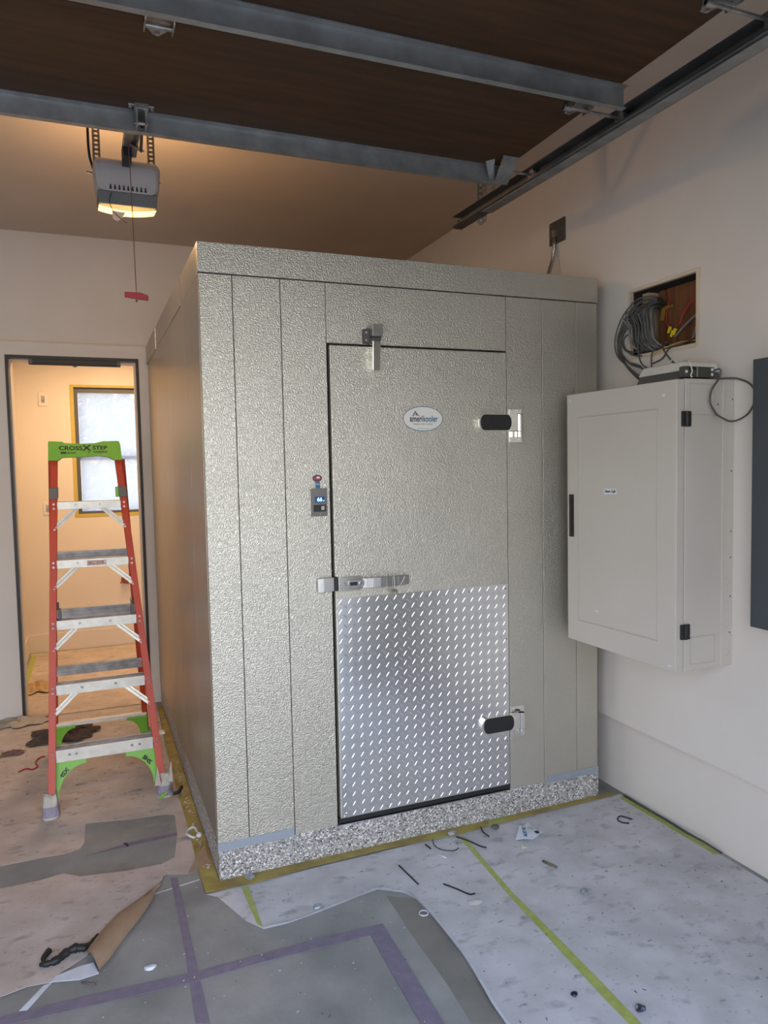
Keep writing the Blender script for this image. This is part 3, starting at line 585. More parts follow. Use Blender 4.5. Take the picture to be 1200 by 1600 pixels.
tag(b.build('wire_box', mat('rusty_box', (0.30, 0.10, 0.05), 0.7)), 'round open wire box with loose wires on the inner room wall', 'junction box')

# ================================================================ WALK-IN COOLER
CW, CD, CH = 1.787, 2.385, 2.43
ck = thing('walk_in_cooler', 'large embossed metal walk-in cooler with a door and diamond plate kick panel', 'walk-in cooler', (CW/2, CD/2, 0))
b = MB(); b.box(0.012, CW-0.012, 0.03, CD, 0.12, CH-0.02); b.build('core', GAP, ck)
b = MB(); b.box(0.003, CW+0.003, 0.0, 0.10, 0, 0.127); b.box(0.003, 0.10, 0.10, CD, 0, 0.150); b.build('curb', TERR, ck, 'speckled terrazzo curb')
def panel(x0, x1, z0, z1, y=0.0, nm='front_panel', th=0.03):
    b = MB(); b.box(x0+0.0012, x1-0.0012, y, y+th, z0, z1); return b.build(nm, STUC, ck, bevel=0.0015)
ZT = 2.316
panel(0.0012-0.0012, 0.123, 0.127, ZT); panel(0.123, 0.306, 0.127, ZT); panel(0.306, 0.487, 0.127, ZT, -0.001)
panel(0.487, 1.305, 2.083, ZT, 0.0, 'door_header'); panel(1.305, 1.488, 0.127, ZT, -0.001); panel(1.488, 1.669, 0.127, ZT); panel(1.669, CW, 0.127, ZT)
b = MB(); b.box(-0.002, CW+0.002, -0.003, 0.03, 2.320, CH); b.build('top_cap', STUC, ck, bevel=0.0015)
b = MB(); b.box(0.0, 0.302, -0.003, 0.002, 0.121, 0.155); b.build('flashing', FLASH, ck, 'smooth blue-grey flashing strip')
b = MB(); b.box(1.503, CW+0.002, -0.003, 0.002, 0.119, 0.152); b.build('flashing', FLASH, ck, 'smooth blue-grey flashing strip')
b = MB(); b.hexa([(0.487, -0.004, 0.124), (1.305, -0.004, 0.124), (1.305, 0.03, 0.124), (0.487, 0.03, 0.124), (0.487, -0.002, 0.127), (1.305, -0.002, 0.127), (1.305, 0.03, 0.134), (0.487, 0.03, 0.134)]); b.build('threshold', STEEL, ck, 'grey metal threshold')
sy = [0.0, 0.396, 1.0, 1.60, 2.20, CD]
for i in range(5):
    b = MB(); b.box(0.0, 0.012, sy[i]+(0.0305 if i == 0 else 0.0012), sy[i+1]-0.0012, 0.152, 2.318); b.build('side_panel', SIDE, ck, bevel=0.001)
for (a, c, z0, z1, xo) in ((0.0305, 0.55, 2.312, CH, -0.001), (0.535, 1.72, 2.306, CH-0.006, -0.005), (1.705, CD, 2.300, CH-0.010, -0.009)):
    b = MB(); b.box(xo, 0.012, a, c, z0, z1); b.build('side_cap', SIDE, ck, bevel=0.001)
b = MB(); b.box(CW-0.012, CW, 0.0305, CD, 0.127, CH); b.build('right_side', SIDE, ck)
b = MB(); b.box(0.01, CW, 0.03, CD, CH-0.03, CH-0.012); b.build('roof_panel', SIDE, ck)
# door
X0, X1, Z0, Z1, DY = 0.4955, 1.2985, 0.158, 2.074, -0.012
b = MB(); b.box(X0, X1, DY, 0.02, Z0, Z1)
door = b.build('cooler_door', STUC, ck, bevel=0.003)
b = MB(); b.box(X0-0.006, X1+0.002, -0.006, 0.02, 0.136, 0.1575); b.build('door_sweep', BLACK, door, 'black rubber sweep')
# diamond plate with raised lugs
KX0, KX1, KZ0, KZ1 = 0.502, 1.293, 0.160, 1.066; KY = DY-0.003
b = MB(); b.box(KX0, KX1, KY, DY-0.0002, KZ0, KZ1)
st = 0.0200
nx = int((KX1-KX0)/st); nz = int((KZ1-KZ0)/st)
for i in range(nx):
    for j in range(nz):
        if (i+j) % 2: continue
        cx = KX0+0.012+i*st; cz = KZ0+0.012+j*st
        if cx > KX1-0.010 or cz > KZ1-0.010: continue
        a = math.radians(55) if i % 2 == 0 else math.radians(-42)
        ux, uz = math.cos(a), math.sin(a); px, pz = -uz, ux; L, W_ = 0.0140, 0.0021; h = 0.0010
        base = [(-L, 0), (-L*0.5, -W_), (L*0.5, -W_), (L, 0), (L*0.5, W_), (-L*0.5, W_)]
        vs = [(cx+u*ux+v_*px, KY-0.0001, cz+u*uz+v_*pz) for u, v_ in base] + [(cx+u*ux, KY-h, cz+u*uz) for u in (-L*0.45, L*0.45)]
        b.add(vs, [(0, 1, 6), (1, 2, 7, 6), (2, 3, 7), (3, 4, 7), (4, 5, 6, 7), (5, 0, 6)])
kp = b.build('kick_plate', DIAMOND, door, 'shiny diamond tread kick plate')
b = MB()
for x in (KX0+0.012, KX1-0.012):
    for z in (0.175, 0.36, 0.62, 0.82, 1.045): b.disc((x, KY, z), 0.0045, (0, -1, 0), 0.0025, 10)
for x in (0.70, 0.90, 1.10):
    for z in (0.175, 1.045): b.disc((x, KY, z), 0.0045, (0, -1, 0), 0.0025, 10)
b.build_each('rivet', STEEL, kp)
# hinges
def cooler_hinge(zc):
    b = MB(); z0, z1 = zc-0.036, zc+0.036
    b.prism([(1.312, -0.0015, zc-0.085), (1.376, -0.0015, zc-0.085), (1.376, -0.0015, zc+0.060), (1.312, -0.0015, zc+0.060)], (0, -0.006, 0), 0)
    arm = []
    for k in range(9): t = math.pi/2+math.pi*k/8; arm.append((1.172+0.026*math.cos(t), -0.0125, zc+0.036*math.sin(t)))
    arm += [(1.345, -0.0125, z0), (1.345, -0.0125, z1)]
    b.prism(arm, (0, -0.020, 0), 0)
    b.cyl((1.352, -0.024, z0), (1.352, -0.024, z1), 0.0165, n=24, mi=0); b.cyl((1.352, -0.024, zc-0.064), (1.352, -0.024, z0-0.002), 0.0165, n=24, mi=0)
    b.box(1.318, 1.352, -0.022, -0.008, zc-0.062, z0-0.002, 0)
    b.cyl((1.352, -0.024, z1), (1.352, -0.024, z1+0.002), 0.012, n=20, mi=1)
    pad = []
    for k in range(9): t = math.pi/2+math.pi*k/8; pad.append((1.176+0.020*math.cos(t), -0.0325, zc+0.0335*math.sin(t)))
    for k in range(9): t = -math.pi/2+math.pi*k/8; pad.append((1.288+0.020*math.cos(t), -0.0325, zc+0.0335*math.sin(t)))
    b.prism(pad, (0, -0.003, 0), 1)
    for x in (1.325, 1.364):
        for z in (zc-0.075, zc+0.050): b.disc((x, -0.0075, z), 0.005, (0, -1, 0), 0.003, 10, 0)
    b.build('door_hinge', [CHROME, BLACK], door, 'chrome cam hinge with black insert', bevel=0.0015)
cooler_hinge(1.772); cooler_hinge(0.446)
# latch
b = MB()
b.prism([(0.421, -0.0015, 1.099), (0.489, -0.0015, 1.099), (0.489, -0.0015, 1.154), (0.421, -0.0015, 1.154)], (0, -0.018, 0), 1)
b.prism([(0.421, -0.0195, 1.099), (0.446, -0.0195, 1.099), (0.446, -0.0195, 1.154), (0.421, -0.0195, 1.154)], (0, -0.006, 0), 0)
b.box(0.489, 0.502, -0.030, -0.013, 1.100, 1.155, 2)
b.prism([(0.502, -0.0125, 1.099), (0.590, -0.0125, 1.099), (0.604, -0.0125, 1.108), (0.604, -0.0125, 1.148), (0.592, -0.0125, 1.158), (0.502, -0.0125, 1.156)], (0, -0.026, 0), 0)
for i in range(8):
    t0, t1 = i/8, (i+1)/8; x0, x1 = 0.598+0.214*t0, 0.598+0.214*t1; yy = lambda t: -0.030-0.014*math.sin(math.pi*min(1, t*0.9+0.1))
    b.hexa([(x0, yy(t0), 1.104), (x1, yy(t1), 1.104), (x1, yy(t1)+0.006, 1.104), (x0, yy(t0)+0.006, 1.104), (x0, yy(t0), 1.145), (x1, yy(t1), 1.143), (x1, yy(t1)+0.006, 1.143), (x0, yy(t0)+0.006, 1.145)], 1)
pts = []
for k in range(9): t = math.pi/2+math.pi*k/8; pts.append((0.551+0.010*math.cos(t), -0.0385, 1.126+0.016*math.sin(t)))
for k in range(9): t = -math.pi/2+math.pi*k/8; pts.append((0.596+0.014*math.cos(t), -0.0385, 1.126+0.016*math.sin(t)))
b.prism(pts, (0, -0.003, 0), 1); b.box(0.548, 0.580, -0.043, -0.041, 1.119, 1.133, 2); b.disc((0.593, -0.041, 1.126), 0.009, (0, -1, 0), 0.004, 16, 0); b.disc((0.526, -0.038, 1.126), 0.006, (0, -1, 0), 0.003, 12, 1)
b.build('door_latch', [CHROME, STEEL, BLACK], door, 'chrome latch with a long lever', bevel=0.002)
# closer
b = MB(); b.box(0.637, 0.664, -0.020, -0.0015, 2.085, 2.142, 0)
for z in (2.098, 2.128): b.disc((0.648, -0.020, z), 0.006, (0, -1, 0), 0.003, 10, 1)
b.box(0.660, 0.703, -0.060, -0.0015, 2.108, 2.155, 1); b.cyl((0.665, -0.045, 2.10), (0.698, -0.045, 2.10), 0.009, mi=0)
b.hexa([(0.664, -0.045, 1.975), (0.694, -0.045, 1.975), (0.694, -0.0125, 1.968), (0.664, -0.0125, 1.968), (0.664, -0.050, 2.092), (0.698, -0.050, 2.092), (0.698, -0.0125, 2.092), (0.664, -0.0125, 2.092)], 2)
b.build('door_closer', [DARKPL, STEEL, CHROME], door, 'chrome spring closer', bevel=0.002)
# badge
def oval(cx, cz, a, c, y, n=48): return [(cx+a*math.cos(2*math.pi*k/n), y, cz+c*math.sin(2*math.pi*k/n)) for k in range(n)]
bx, bz, by = 0.895, 1.787, DY-0.0002
b = MB(); b.prism(oval(bx, bz, 0.091, 0.0515, by), (0, -0.0008, 0), 1); b.prism(oval(bx, bz, 0.0885, 0.049, by-0.0008), (0, -0.0004, 0), 0)
yt = by-0.0014
b.text('ameri', 0.036, (bx-0.0605, yt, bz-0.001), (1, 0, 0), (0, 0, 1), 2, align='LEFT', bold=0.0007, sx=0.70)
b.text('kooler', 0.036, (bx-0.001, yt, bz-0.001), (1, 0, 0), (0, 0, 1), 1, align='LEFT', bold=0.0007, sx=0.70)
b.text('THINKING COOL, PURPOSE', 0.0072, (bx-0.002, yt, bz-0.0225), (1, 0, 0), (0, 0, 1), 2, sx=1.0)
b.text('www.amerikooler.com', 0.006, (bx, yt, bz-0.040), (1, 0, 0), (0, 0, 1), 1, sx=0.9)
def seg2(b, p, q, w_, y, mi): b.bar((p[0], y, p[1]), (q[0], y, q[1]), 0.0006, w_, up=(0, 0, 1), mi=mi) if abs(p[0]-q[0]) > abs(p[1]-q[1]) else b.bar((p[0], y, p[1]), (q[0], y, q[1]), w_, 0.0006, up=(0, 1, 0), mi=mi)
px, pz = bx-0.0465, bz+0.010
seg2(b, (px, pz), (px+0.0115, pz+0.020), 0.0035, yt, 2); seg2(b, (px+0.0115, pz+0.020), (px+0.020, pz+0.002), 0.0035, yt, 2); seg2(b, (px+0.008, pz+0.002), (px+0.015, pz+0.012), 0.002, yt, 1); seg2(b, (px+0.022, pz+0.013), (px+0.016, pz+0.008), 0.002, yt, 2); seg2(b, (px+0.018, pz+0.009), (px+0.032, pz+0.000), 0.0022, yt, 2)
b.build('badge', [CREAM, BLUEINK, INK], door, 'oval cream maker badge with dark blue lettering')
# thermometer plate and stickers on the left jamb
b = MB(); b.box(0.407, 0.472, -0.0085, -0.0015, 1.401, 1.511, 0)
b.box(0.420, 0.461, -0.0098, -0.0085, 1.455, 1.479, 1); b.box(0.415, 0.466, -0.0100, -0.0085, 1.419, 1.446, 2); b.box(0.446, 0.459, -0.0120, -0.0085, 1.425, 1.441, 3)
b.disc((0.441, -0.0085, 1.497), 0.003, (0, -1, 0), 0.002, 10, 4); b.disc((0.441, -0.0085, 1.410), 0.003, (0, -1, 0), 0.002, 10, 4)
b.text('66', 0.021, (0.440, -0.0103, 1.4665), (1, 0, 0), (0, 0, 1), 5, bold=0.0006); b.text('F', 0.008, (0.4565, -0.0103, 1.461), (1, 0, 0), (0, 0, 1), 5, bold=0.0003)
b.build('thermometer_plate', [mat('dark_steel_plate', (0.13, 0.125, 0.12), 0.35, 0.9), LCD, BLACK, PLASTG, ZINC, LEDM], ck, 'steel plate with blue digital temperature display', bevel=0.0008)
b = MB(); b.prism(oval(0.435, 1.551, 0.0195, 0.0135, -0.0018, 28), (0, -0.0006, 0), 0); b.prism(oval(0.435, 1.551, 0.0155, 0.0095, -0.0024, 24), (0, -0.0004, 0), 1); b.prism(oval(0.438, 1.554, 0.007, 0.004, -0.0028, 14), (0, -0.0003, 0), 2); b.build('oval_sticker', [INK, REDINK, WHITEP], ck, 'small oval red and dark sticker')
b = MB(); b.box(0.4265, 0.4455, -0.0024, -0.0018, 1.512, 1.537, 0); b.text('NSF', 0.008, (0.436, -0.0026, 1.527), (1, 0, 0), (0, 0, 1), 1); b.build('square_sticker', [BLUEINK, CREAM], ck, 'small dark blue square sticker')
# keys hanging from the latch lever
kk = thing('key_ring', 'two small keys hanging on a white tie from the latch lever', 'keys', (0.735, -0.05, 1.07))
b = MB(); b.tube([(0.735, -0.052, 1.150), (0.736, -0.053, 1.12), (0.738, -0.052, 1.095), (0.765, -0.052, 1.112), (0.783, -0.050, 1.140)], 0.0013, 6); b.build('tie', PLASTW, kk)
b = MB()
for dx, dz in ((0, 0), (0.008, -0.004), (-0.007, -0.002)):
    b.disc((0.736+dx, -0.050, 1.088+dz), 0.007, (0, -1, 0), 0.0015, 12); b.box(0.7345+dx*1.3, 0.7375+dx*1.3, -0.0515, -0.050, 1.062+dz*2, 1.084+dz)
b.build_each('key', mat('brass_key', (0.45, 0.40, 0.28), 0.35, 0.9), kk, per=2)

# ================================================================ WALL ENCLOSURE
we = thing('wall_enclosure', 'beige metal network enclosure mounted on the right wall, door slightly ajar', 'enclosure', (1.76, -0.39, 0.803))
ex0, ex1, ey0, ey1, ez0, ez1 = 1.634, 1.870, -0.700, -0.075, 0.803, 1.893
b = MB(); b.box(ex0, ex1, ey0+0.002, ey1, ez0, ez1); b.box(1.815, 1.8715, ey0, ey1+0.002, ez0-0.001, ez1+0.001); b.build('body', CAB, we, bevel=0.003)
b = MB()
for (x, z) in ((1.790, 1.80), (1.862, 1.82), (1.860, 1.55), (1.860, 1.32), (1.860, 1.22), (1.860, 1.07), (1.858, 0.93), (1.655, 1.77), (1.655, 0.98)): b.disc((x, ey0-0.0002, z), 0.0032, (0, -1, 0), 0.0006, 10)
b.build_each('screw_hole', BLACK, we)
b = MB()
def outline(b, x0, x1, z0, z1, y, w_=0.0018, mi=0):
    b.box(x0, x1, y-0.0012, y, z0, z0+w_, mi); b.box(x0, x1, y-0.0012, y, z1-w_, z1, mi); b.box(x0, x0+w_, y-0.0012, y, z0, z1, mi); b.box(x1-w_, x1, y-0.0012, y, z0, z1, mi)
outline(b, 1.655, 1.775, 1.76, 1.875, ey0+0.0015); outline(b, 1.665, 1.785, 0.825, 0.93, ey0+0.0015); b.build_each('knockout', CAB2, we, per=4); b = MB()
for z in (1.84, 1.13, 0.965, 0.855):
    n = 20; b.tube([(1.843+0.013*math.cos(2*math.pi*k/n), ey0, z+0.013*math.sin(2*math.pi*k/n)) for k in range(n+1)], 0.0009, 5, sub=1)
b.build_each('knockout', CAB2, we)
# door leaf: hinged at the near side, slightly ajar
hx, hy = 1.590, -0.702; lx, ly = 1.548, -0.100
def dp(t, off, z):   # t along the leaf from hinge to handle side, off = outward toward -x
    ax = Vector((lx-hx, ly-hy, 0)); Lh = ax.length; ax.normalize(); nn = Vector((-ax.y, ax.x, 0)); p = Vector((hx, hy, 0))+ax*t*Lh+nn*off; return (p.x, p.y, z)
b = MB(); b.hexa([dp(0, 0, ez0+0.001), dp(1, 0, ez0+0.012), dp(1, -0.040, ez0+0.012), dp(0, -0.040, ez0+0.001), dp(0, 0, ez1-0.004), dp(1, 0, ez1-0.006), dp(1, -0.040, ez1-0.006), dp(0, -0.040, ez1-0.004)])
wd = b.build('enclosure_door', CAB, we, bevel=0.003)
b = MB()
def dq(t0, t1, z0, z1, o0, o1, mi=0):
    b.hexa([dp(t0, o1, z0), dp(t1, o1, z0), dp(t1, o0, z0), dp(t0, o0, z0), dp(t0, o1, z1), dp(t1, o1, z1), dp(t1, o0, z1), dp(t0, o0, z1)], mi)
for (t0, t1, z0, z1) in ((0.145, 0.885, 0.905, 0.910), (0.145, 0.885, 1.783, 1.788), (0.145, 0.152, 0.905, 1.788), (0.878, 0.885, 0.905, 1.788)): dq(t0, t1, z0, z1, -0.001, 0.0022)
b.build('embossed_border', CAB2, wd, bevel=0.001)
b = MB(); dq(0.928, 0.972, 1.270, 1.455, -0.002, 0.005); dq(0.938, 0.962, 1.29, 1.435, 0.005, 0.008); b.build('handle', BLACK, wd, 'black recessed handle', bevel=0.002)
b = MB(); dq(0.50, 0.620, 1.462, 1.484, 0.0002, 0.0008)
c0 = Vector(dp(0.56, 0.0012, 1.473)); axn = (Vector(dp(0, 0, 0))-Vector(dp(1, 0, 0))).normalized()
b.text('Steam EqR', 0.0155, c0, axn, (0, 0, 1), 1, bold=0.0004, sx=0.9); b.build('name_sticker', [WHITEP, INK], wd, 'small white handwritten sticker')
b = MB(); dq(0.09, 0.11, 1.83, 1.84, 0.0002, 0.0008); dq(0.955, 0.975, 1.858, 1.866, 0.0002, 0.0008); dq(0.03, 0.055, 0.822, 0.829, 0.0002, 0.0008); dq(0.68, 0.71, 0.962, 0.970, 0.0002, 0.0008); b.build_each('paint_chip', WHITEP, wd)
for z in (1.745, 0.955):
    b = MB(); b.box(1.612, 1.652, -0.711, -0.7002, z-0.028, z+0.028); b.cyl((1.632, -0.710, z-0.028), (1.632, -0.710, z+0.028), 0.007); b.build('hinge', BLACK, we, 'black hinge', bevel=0.002)

# ================================================================ THINGS ON AND ABOVE THE ENCLOSURE
b = MB()
sw = thing('network_switch', 'white network box lying on top of the wall enclosure', 'network switch', (1.72, -0.50, 1.895))
b.hexa([(1.640, -0.66, 1.896), (1.84, -0.66, 1.896), (1.84, -0.43, 1.896), (1.640, -0.43, 1.896), (1.655, -0.655, 1.926), (1.84, -0.655, 1.926), (1.84, -0.435, 1.926), (1.655, -0.435, 1.926)]); b.build('base', PLASTD, sw, bevel=0.003)
b = MB(); b.hexa([(1.648, -0.66, 1.926), (1.845, -0.66, 1.926), (1.845, -0.43, 1.926), (1.648, -0.43, 1.926), (1.665, -0.645, 1.962), (1.84, -0.645, 1.962), (1.84, -0.44, 1.962), (1.665, -0.44, 1.962)]); b.build('cover', PLASTW, sw, bevel=0.006)
b = MB()
for k in range(8): b.box(1.70, 1.703, -0.60+k*0.02, -0.592+k*0.02, 1.9618, 1.9628)
b.build_each('vent_slot', PLASTG, sw)
pu = thing('power_unit', 'dark power supply box with sockets on the enclosure top edge', 'power supply', (1.70, -0.68, 1.895))
b = MB(); b.box(1.632, 1.775, -0.697, -0.668, 1.898, 1.938); b.build('case', mat('dark_olive_plastic', (0.055, 0.055, 0.045), 0.45), pu, bevel=0.003)
b = MB(); b.box(1.652, 1.684, -0.7, -0.697, 1.925, 1.934, 0); b.box(1.690, 1.692, -0.6985, -0.697, 1.90, 1.936, 1)
for x, z in ((1.640, 1.918), (1.763, 1.928), (1.763, 1.910)): b.disc((x, -0.697, z), 0.006, (0, -1, 0), 0.002, 12, 2)
b.build_each('socket', [BLACK, PLASTG, PLASTW], pu)

b2 = MB(); b2.tube([(1.658, -0.705, 1.897), (1.652, -0.706, 1.905), (1.658, -0.706, 1.920), (1.66, -0.69, 1.955), (1.70, -0.64, 1.970), (1.74, -0.60, 1.975), (1.75, -0.575, 1.981), (1.75, -0.542, 1.972), (1.75, -0.515, 1.992), (1.75, -0.475, 1.967)], 0.0024, 6)
tag(b2.build('white_cord', PLASTW), 'thin white cord looping over the network box', 'cable')
b = MB(); b.tube([(1.775, -0.69, 1.925)]+LOOPR[1:6]+LOOPR3+LOOPR2+[(1.84, -0.716, 1.897), (1.79, -0.705, 1.895)], 0.0035, 8)
tag(b.build('looped_cable', CABLE), 'dark grey cable looping out over the right side of the enclosure', 'cable')
# access opening: rim, studs
b = MB(); t = 0.014; xo = XW-0.0045
b.box(xo, xo+0.02, AY0-0.012, AY0+0.008, AZ0-0.010, AZ1+0.010); b.box(xo, xo+0.02, AY1-0.006, AY1+0.006, AZ0-0.01, AZ1+0.01); b.box(xo, xo+0.02, AY0+0.008, AY1-0.006, AZ1-0.004, AZ1+0.010); b.box(xo, xo+0.02, AY0+0.008, AY1-0.006, AZ0-0.012, AZ0+0.004)
o = b.build('trim_2', mat('opening_rim', (0.66, 0.56, 0.43), 0.5), bevel=0.001); struct(o, 'pale metal rim around the open hole in the right wall', 'trim')
b = MB(); b.box(1.968, 2.095, -0.416, -0.246, AZ0+0.005, AZ1-0.005); tag(b.build('timber_stud', STUD), 'broad reddish timber stud inside the wall opening', 'stud')
b = MB(); b.box(1.970, 2.095, -0.230, -0.196, AZ0+0.005, AZ1-0.005); tag(b.build('timber_stud', STUD), 'narrow reddish timber stud left of the broad one inside the wall opening', 'stud')
b = MB(); b.box(1.935, 2.095, -0.168, -0.130, AZ0+0.005, AZ1-0.005); tag(b.build('timber_stud', PINE), 'pale timber piece at the left end of the wall opening', 'stud')
b = MB(); b.box(1.955, 2.094, -0.513, -0.420, AZ0+0.005, AZ1-0.005); tag(b.build('wall_box', GAP), 'black device box at the right end of the wall opening', 'box')
cb = thing('cable_bundle', 'thick bundle of grey cables spilling from the wall opening', 'cable bundle', (1.86, -0.2, 2.07))
rr = random.Random(11)
for k in range(30):
    u = k/29; y_t = -0.30+rr.uniform(-0.02, 0.02); yb = -0.155-0.14*u+rr.uniform(-0.006, 0.006); x_ = 1.868-rr.uniform(0, 0.035)
    b = MB(); b.tube([(1.955, y_t+0.075, 2.275+rr.uniform(-0.02, 0.02)), (1.91, y_t+0.055, 2.280+rr.uniform(-0.01, 0.012)), (x_, yb+0.03*(1-u), 2.245+rr.uniform(-0.01, 0.01)), (x_, yb+rr.uniform(-0.006, 0.006), 2.18), (x_+0.005, yb-0.003, 2.12), (1.868, yb-0.012-rr.uniform(0, 0.02), 2.085+rr.uniform(-0.012, 0.005)), (1.93, yb-0.03, 2.068)], 0.0037, 6, sub=4)
    b.build('cable', CABLE if k % 4 else CABLEL, cb, smooth=True)
for k, (pts, e) in enumerate(((LOOP1, (1.70, -0.43, 1.915)), (LOOP2, (1.72, -0.43, 1.92)), (LOOP3, (1.74, -0.43, 1.925)))):
    b = MB(); b.tube([(1.95, -0.235, 2.29-k*0.006)]+pts+[(1.80, -0.33, 1.93), e], 0.0036, 6, sub=5); b.build('cable', CABLE, cb, smooth=True)
    q = [(x+0.012, y_*0.96-0.006, z-0.008) for x, y_, z in pts]
    b = MB(); b.tube([(1.95, -0.245, 2.275-k*0.006)]+q+[(1.81, -0.33, 1.935), (e[0]+0.05, e[1], e[2])], 0.0036, 6, sub=5); b.build('cable', CABLE, cb, smooth=True)
for pts in (LOOP4, LOOP5, DOWN1+[(1.80, -0.40, 1.95)], DOWN2+[(1.82, -0.33, 1.96), (1.80, -0.45, 1.95)], [(1.93, -0.44, 2.09)]+DOWN3, [(1.93, -0.31, 2.10)]+DOWN4):
    b = MB(); b.tube(pts, 0.0034, 6, sub=5); b.build('cable', CABLE, cb, smooth=True)
rw = thing('connector_wires', 'red wires with yellow crimp connectors in the wall opening', 'wires', (1.93, -0.33, 2.12))
b = MB(); b.tube([(1.96, -0.275, 2.30), (1.955, -0.262, 2.25), (1.95, -0.262, 2.20), (1.94, -0.285, 2.165)], 0.0028, 6); b.tube([(1.955, -0.47, 2.26), (1.945, -0.43, 2.262), (1.94, -0.38, 2.225), (1.935, -0.35, 2.17)], 0.0024, 6); b.tube([(1.955, -0.47, 2.255), (1.945, -0.42, 2.25), (1.94, -0.37, 2.205), (1.935, -0.36, 2.175), (1.935, -0.335, 2.160)], 0.0022, 6); b.build_each('red_wire', REDW, rw, smooth=True)
b = MB()
for y_, z, a in ((-0.302, 2.153, 0.5), (-0.318, 2.134, 0.7), (-0.332, 2.140, 0.6)): b.cyl((1.93, y_+0.008, z-0.012), (1.93, y_-0.006, z+0.012), 0.0055, 0.008, 10)
b.build_each('crimp_connector', YEL, rw)
b = MB(); b.box(1.955, 1.962, -0.290, -0.215, 2.252, 2.266, 0); b.bar((1.95, -0.235, 2.205), (1.95, -0.247, 2.258), 0.006, 0.018, up=(1, 0, 0), mi=0); b.build('brass_tab', mat('brass_tab', (0.45, 0.30, 0.05), 0.4, 0.5), rw)
b = MB(); b.tube([(1.955, -0.455, 2.20), (1.94, -0.43, 2.185), (1.93, -0.38, 2.15), (1.925, -0.335, 2.115)], 0.0045, 6); b.tube([(1.955, -0.455, 2.20), (1.945, -0.44, 2.15), (1.94, -0.42, 2.09)], 0.0045, 6); b.tube([(1.96, -0.25, 2.11), (1.93, -0.29, 2.10), (1.92, -0.33, 2.085)], 0.0035, 6)
tag(b.build('grey_wire', CABLEL, smooth=True), 'light grey wires at the right of the wall opening', 'wires')
b = MB(); b.tube([(1.93, -0.45, 2.085), (1.90, -0.39, 2.083), (1.863, -0.32, 2.062), (1.858, -0.275, 2.040)], 0.003, 6)
tag(b.build('tan_wire', ORANGEW, smooth=True), 'single tan wire hanging over the bottom rim of the wall opening', 'wire')
# electrical panel
b = MB(); b.box(1.795, XW-0.0003, -1.22, -0.850, 0.988, 1.945)
epn = tag(b.build('electrical_panel', EPANEL, bevel=0.002), 'dark grey electrical panel on the wall at the right edge', 'electrical panel')
b = MB(); b.box(1.7945, 1.7952, -1.19, -0.88, 1.03, 1.90); b.build('cover_seam', EPANEL, epn, bevel=0.001)
# junction plate with flexible conduit
jp = thing('junction_plate', 'dark metal cover plate high on the right wall with flexible conduit', 'junction box', (1.885, 0.41, 2.70))
b = MB(); b.box(1.863, XW-0.0003, 0.350, 0.480, 2.712, 2.826); b.build('plate', DARKPL, jp, bevel=0.002)
b = MB()
for y_, z in ((0.365, 2.77), (0.38, 2.73), (0.46, 2.81), (0.465, 2.75)): b.disc((1.863, y_, z), 0.003, (-1, 0, 0), 0.002, 8)
b.box(1.845, 1.863, 0.405, 0.435, 2.742, 2.778); b.build('connector', ZINC, jp, bevel=0.002)
P = smooth_path([(1.855, 0.42, 2.755), (1.853, 0.422, 2.70), (1.835, 0.415, 2.62), (1.79, 0.39, 2.53), (1.76, 0.36, 2.47), (1.74, 0.34, 2.436)], 16)
b = MB(); b.tube(P, 0.0105, 12, sub=1, rf=lambda i: 1.0 if i % 2 else 0.80); b.build('flexible_conduit', STEEL, jp, 'ribbed metal flexible conduit')

# ================================================================ STEP LADDER
ld = thing('step_ladder', 'orange and green fibreglass step ladder with taped feet beside the cooler', 'ladder', (-0.38, 1.3, 0))
def fy(z): return 0.832+0.28*z                     # front face of the front rails
def ry(z): return 1.800-0.25*z                     # rear face of the rear rails
def xlo(z): return -0.640+0.0385*z
def xro(z): return -0.107-0.0785*z
def rail(z0, z1, X, Y, side, dep, face=0.032, nm='front_rail', fwd=1):
    w_ = 0.004
    def sec(z):
        x = X(z); y = Y(z); s_ = side; d = dep*fwd      # web on the outside, flanges pointing inward
        return [(x, y, z), (x+s_*face, y, z), (x+s_*face, y+w_*fwd, z), (x+s_*w_, y+w_*fwd, z), (x+s_*w_, y+d-w_*fwd, z), (x+s_*face, y+d-w_*fwd, z), (x+s_*face, y+d, z), (x, y+d, z)]
    b = MB(); b.loft(sec(z0), sec(z1)); return b.build(nm, ORG, ld, bevel=0.0012)
rail(0.075, 1.665, xlo, fy, 1, 0.072); rail(0.085, 1.665, xro, fy, -1, 0.072)
RXL = lambda z: -0.655+0.040*z
RXR = lambda z: -0.122-0.058*z
rail(0.03, 1.66, RXL, ry, 1, 0.045, 0.030, 'rear_rail', -1); rail(0.03, 1.66, RXR, ry, -1, 0.045, 0.030, 'rear_rail', -1)
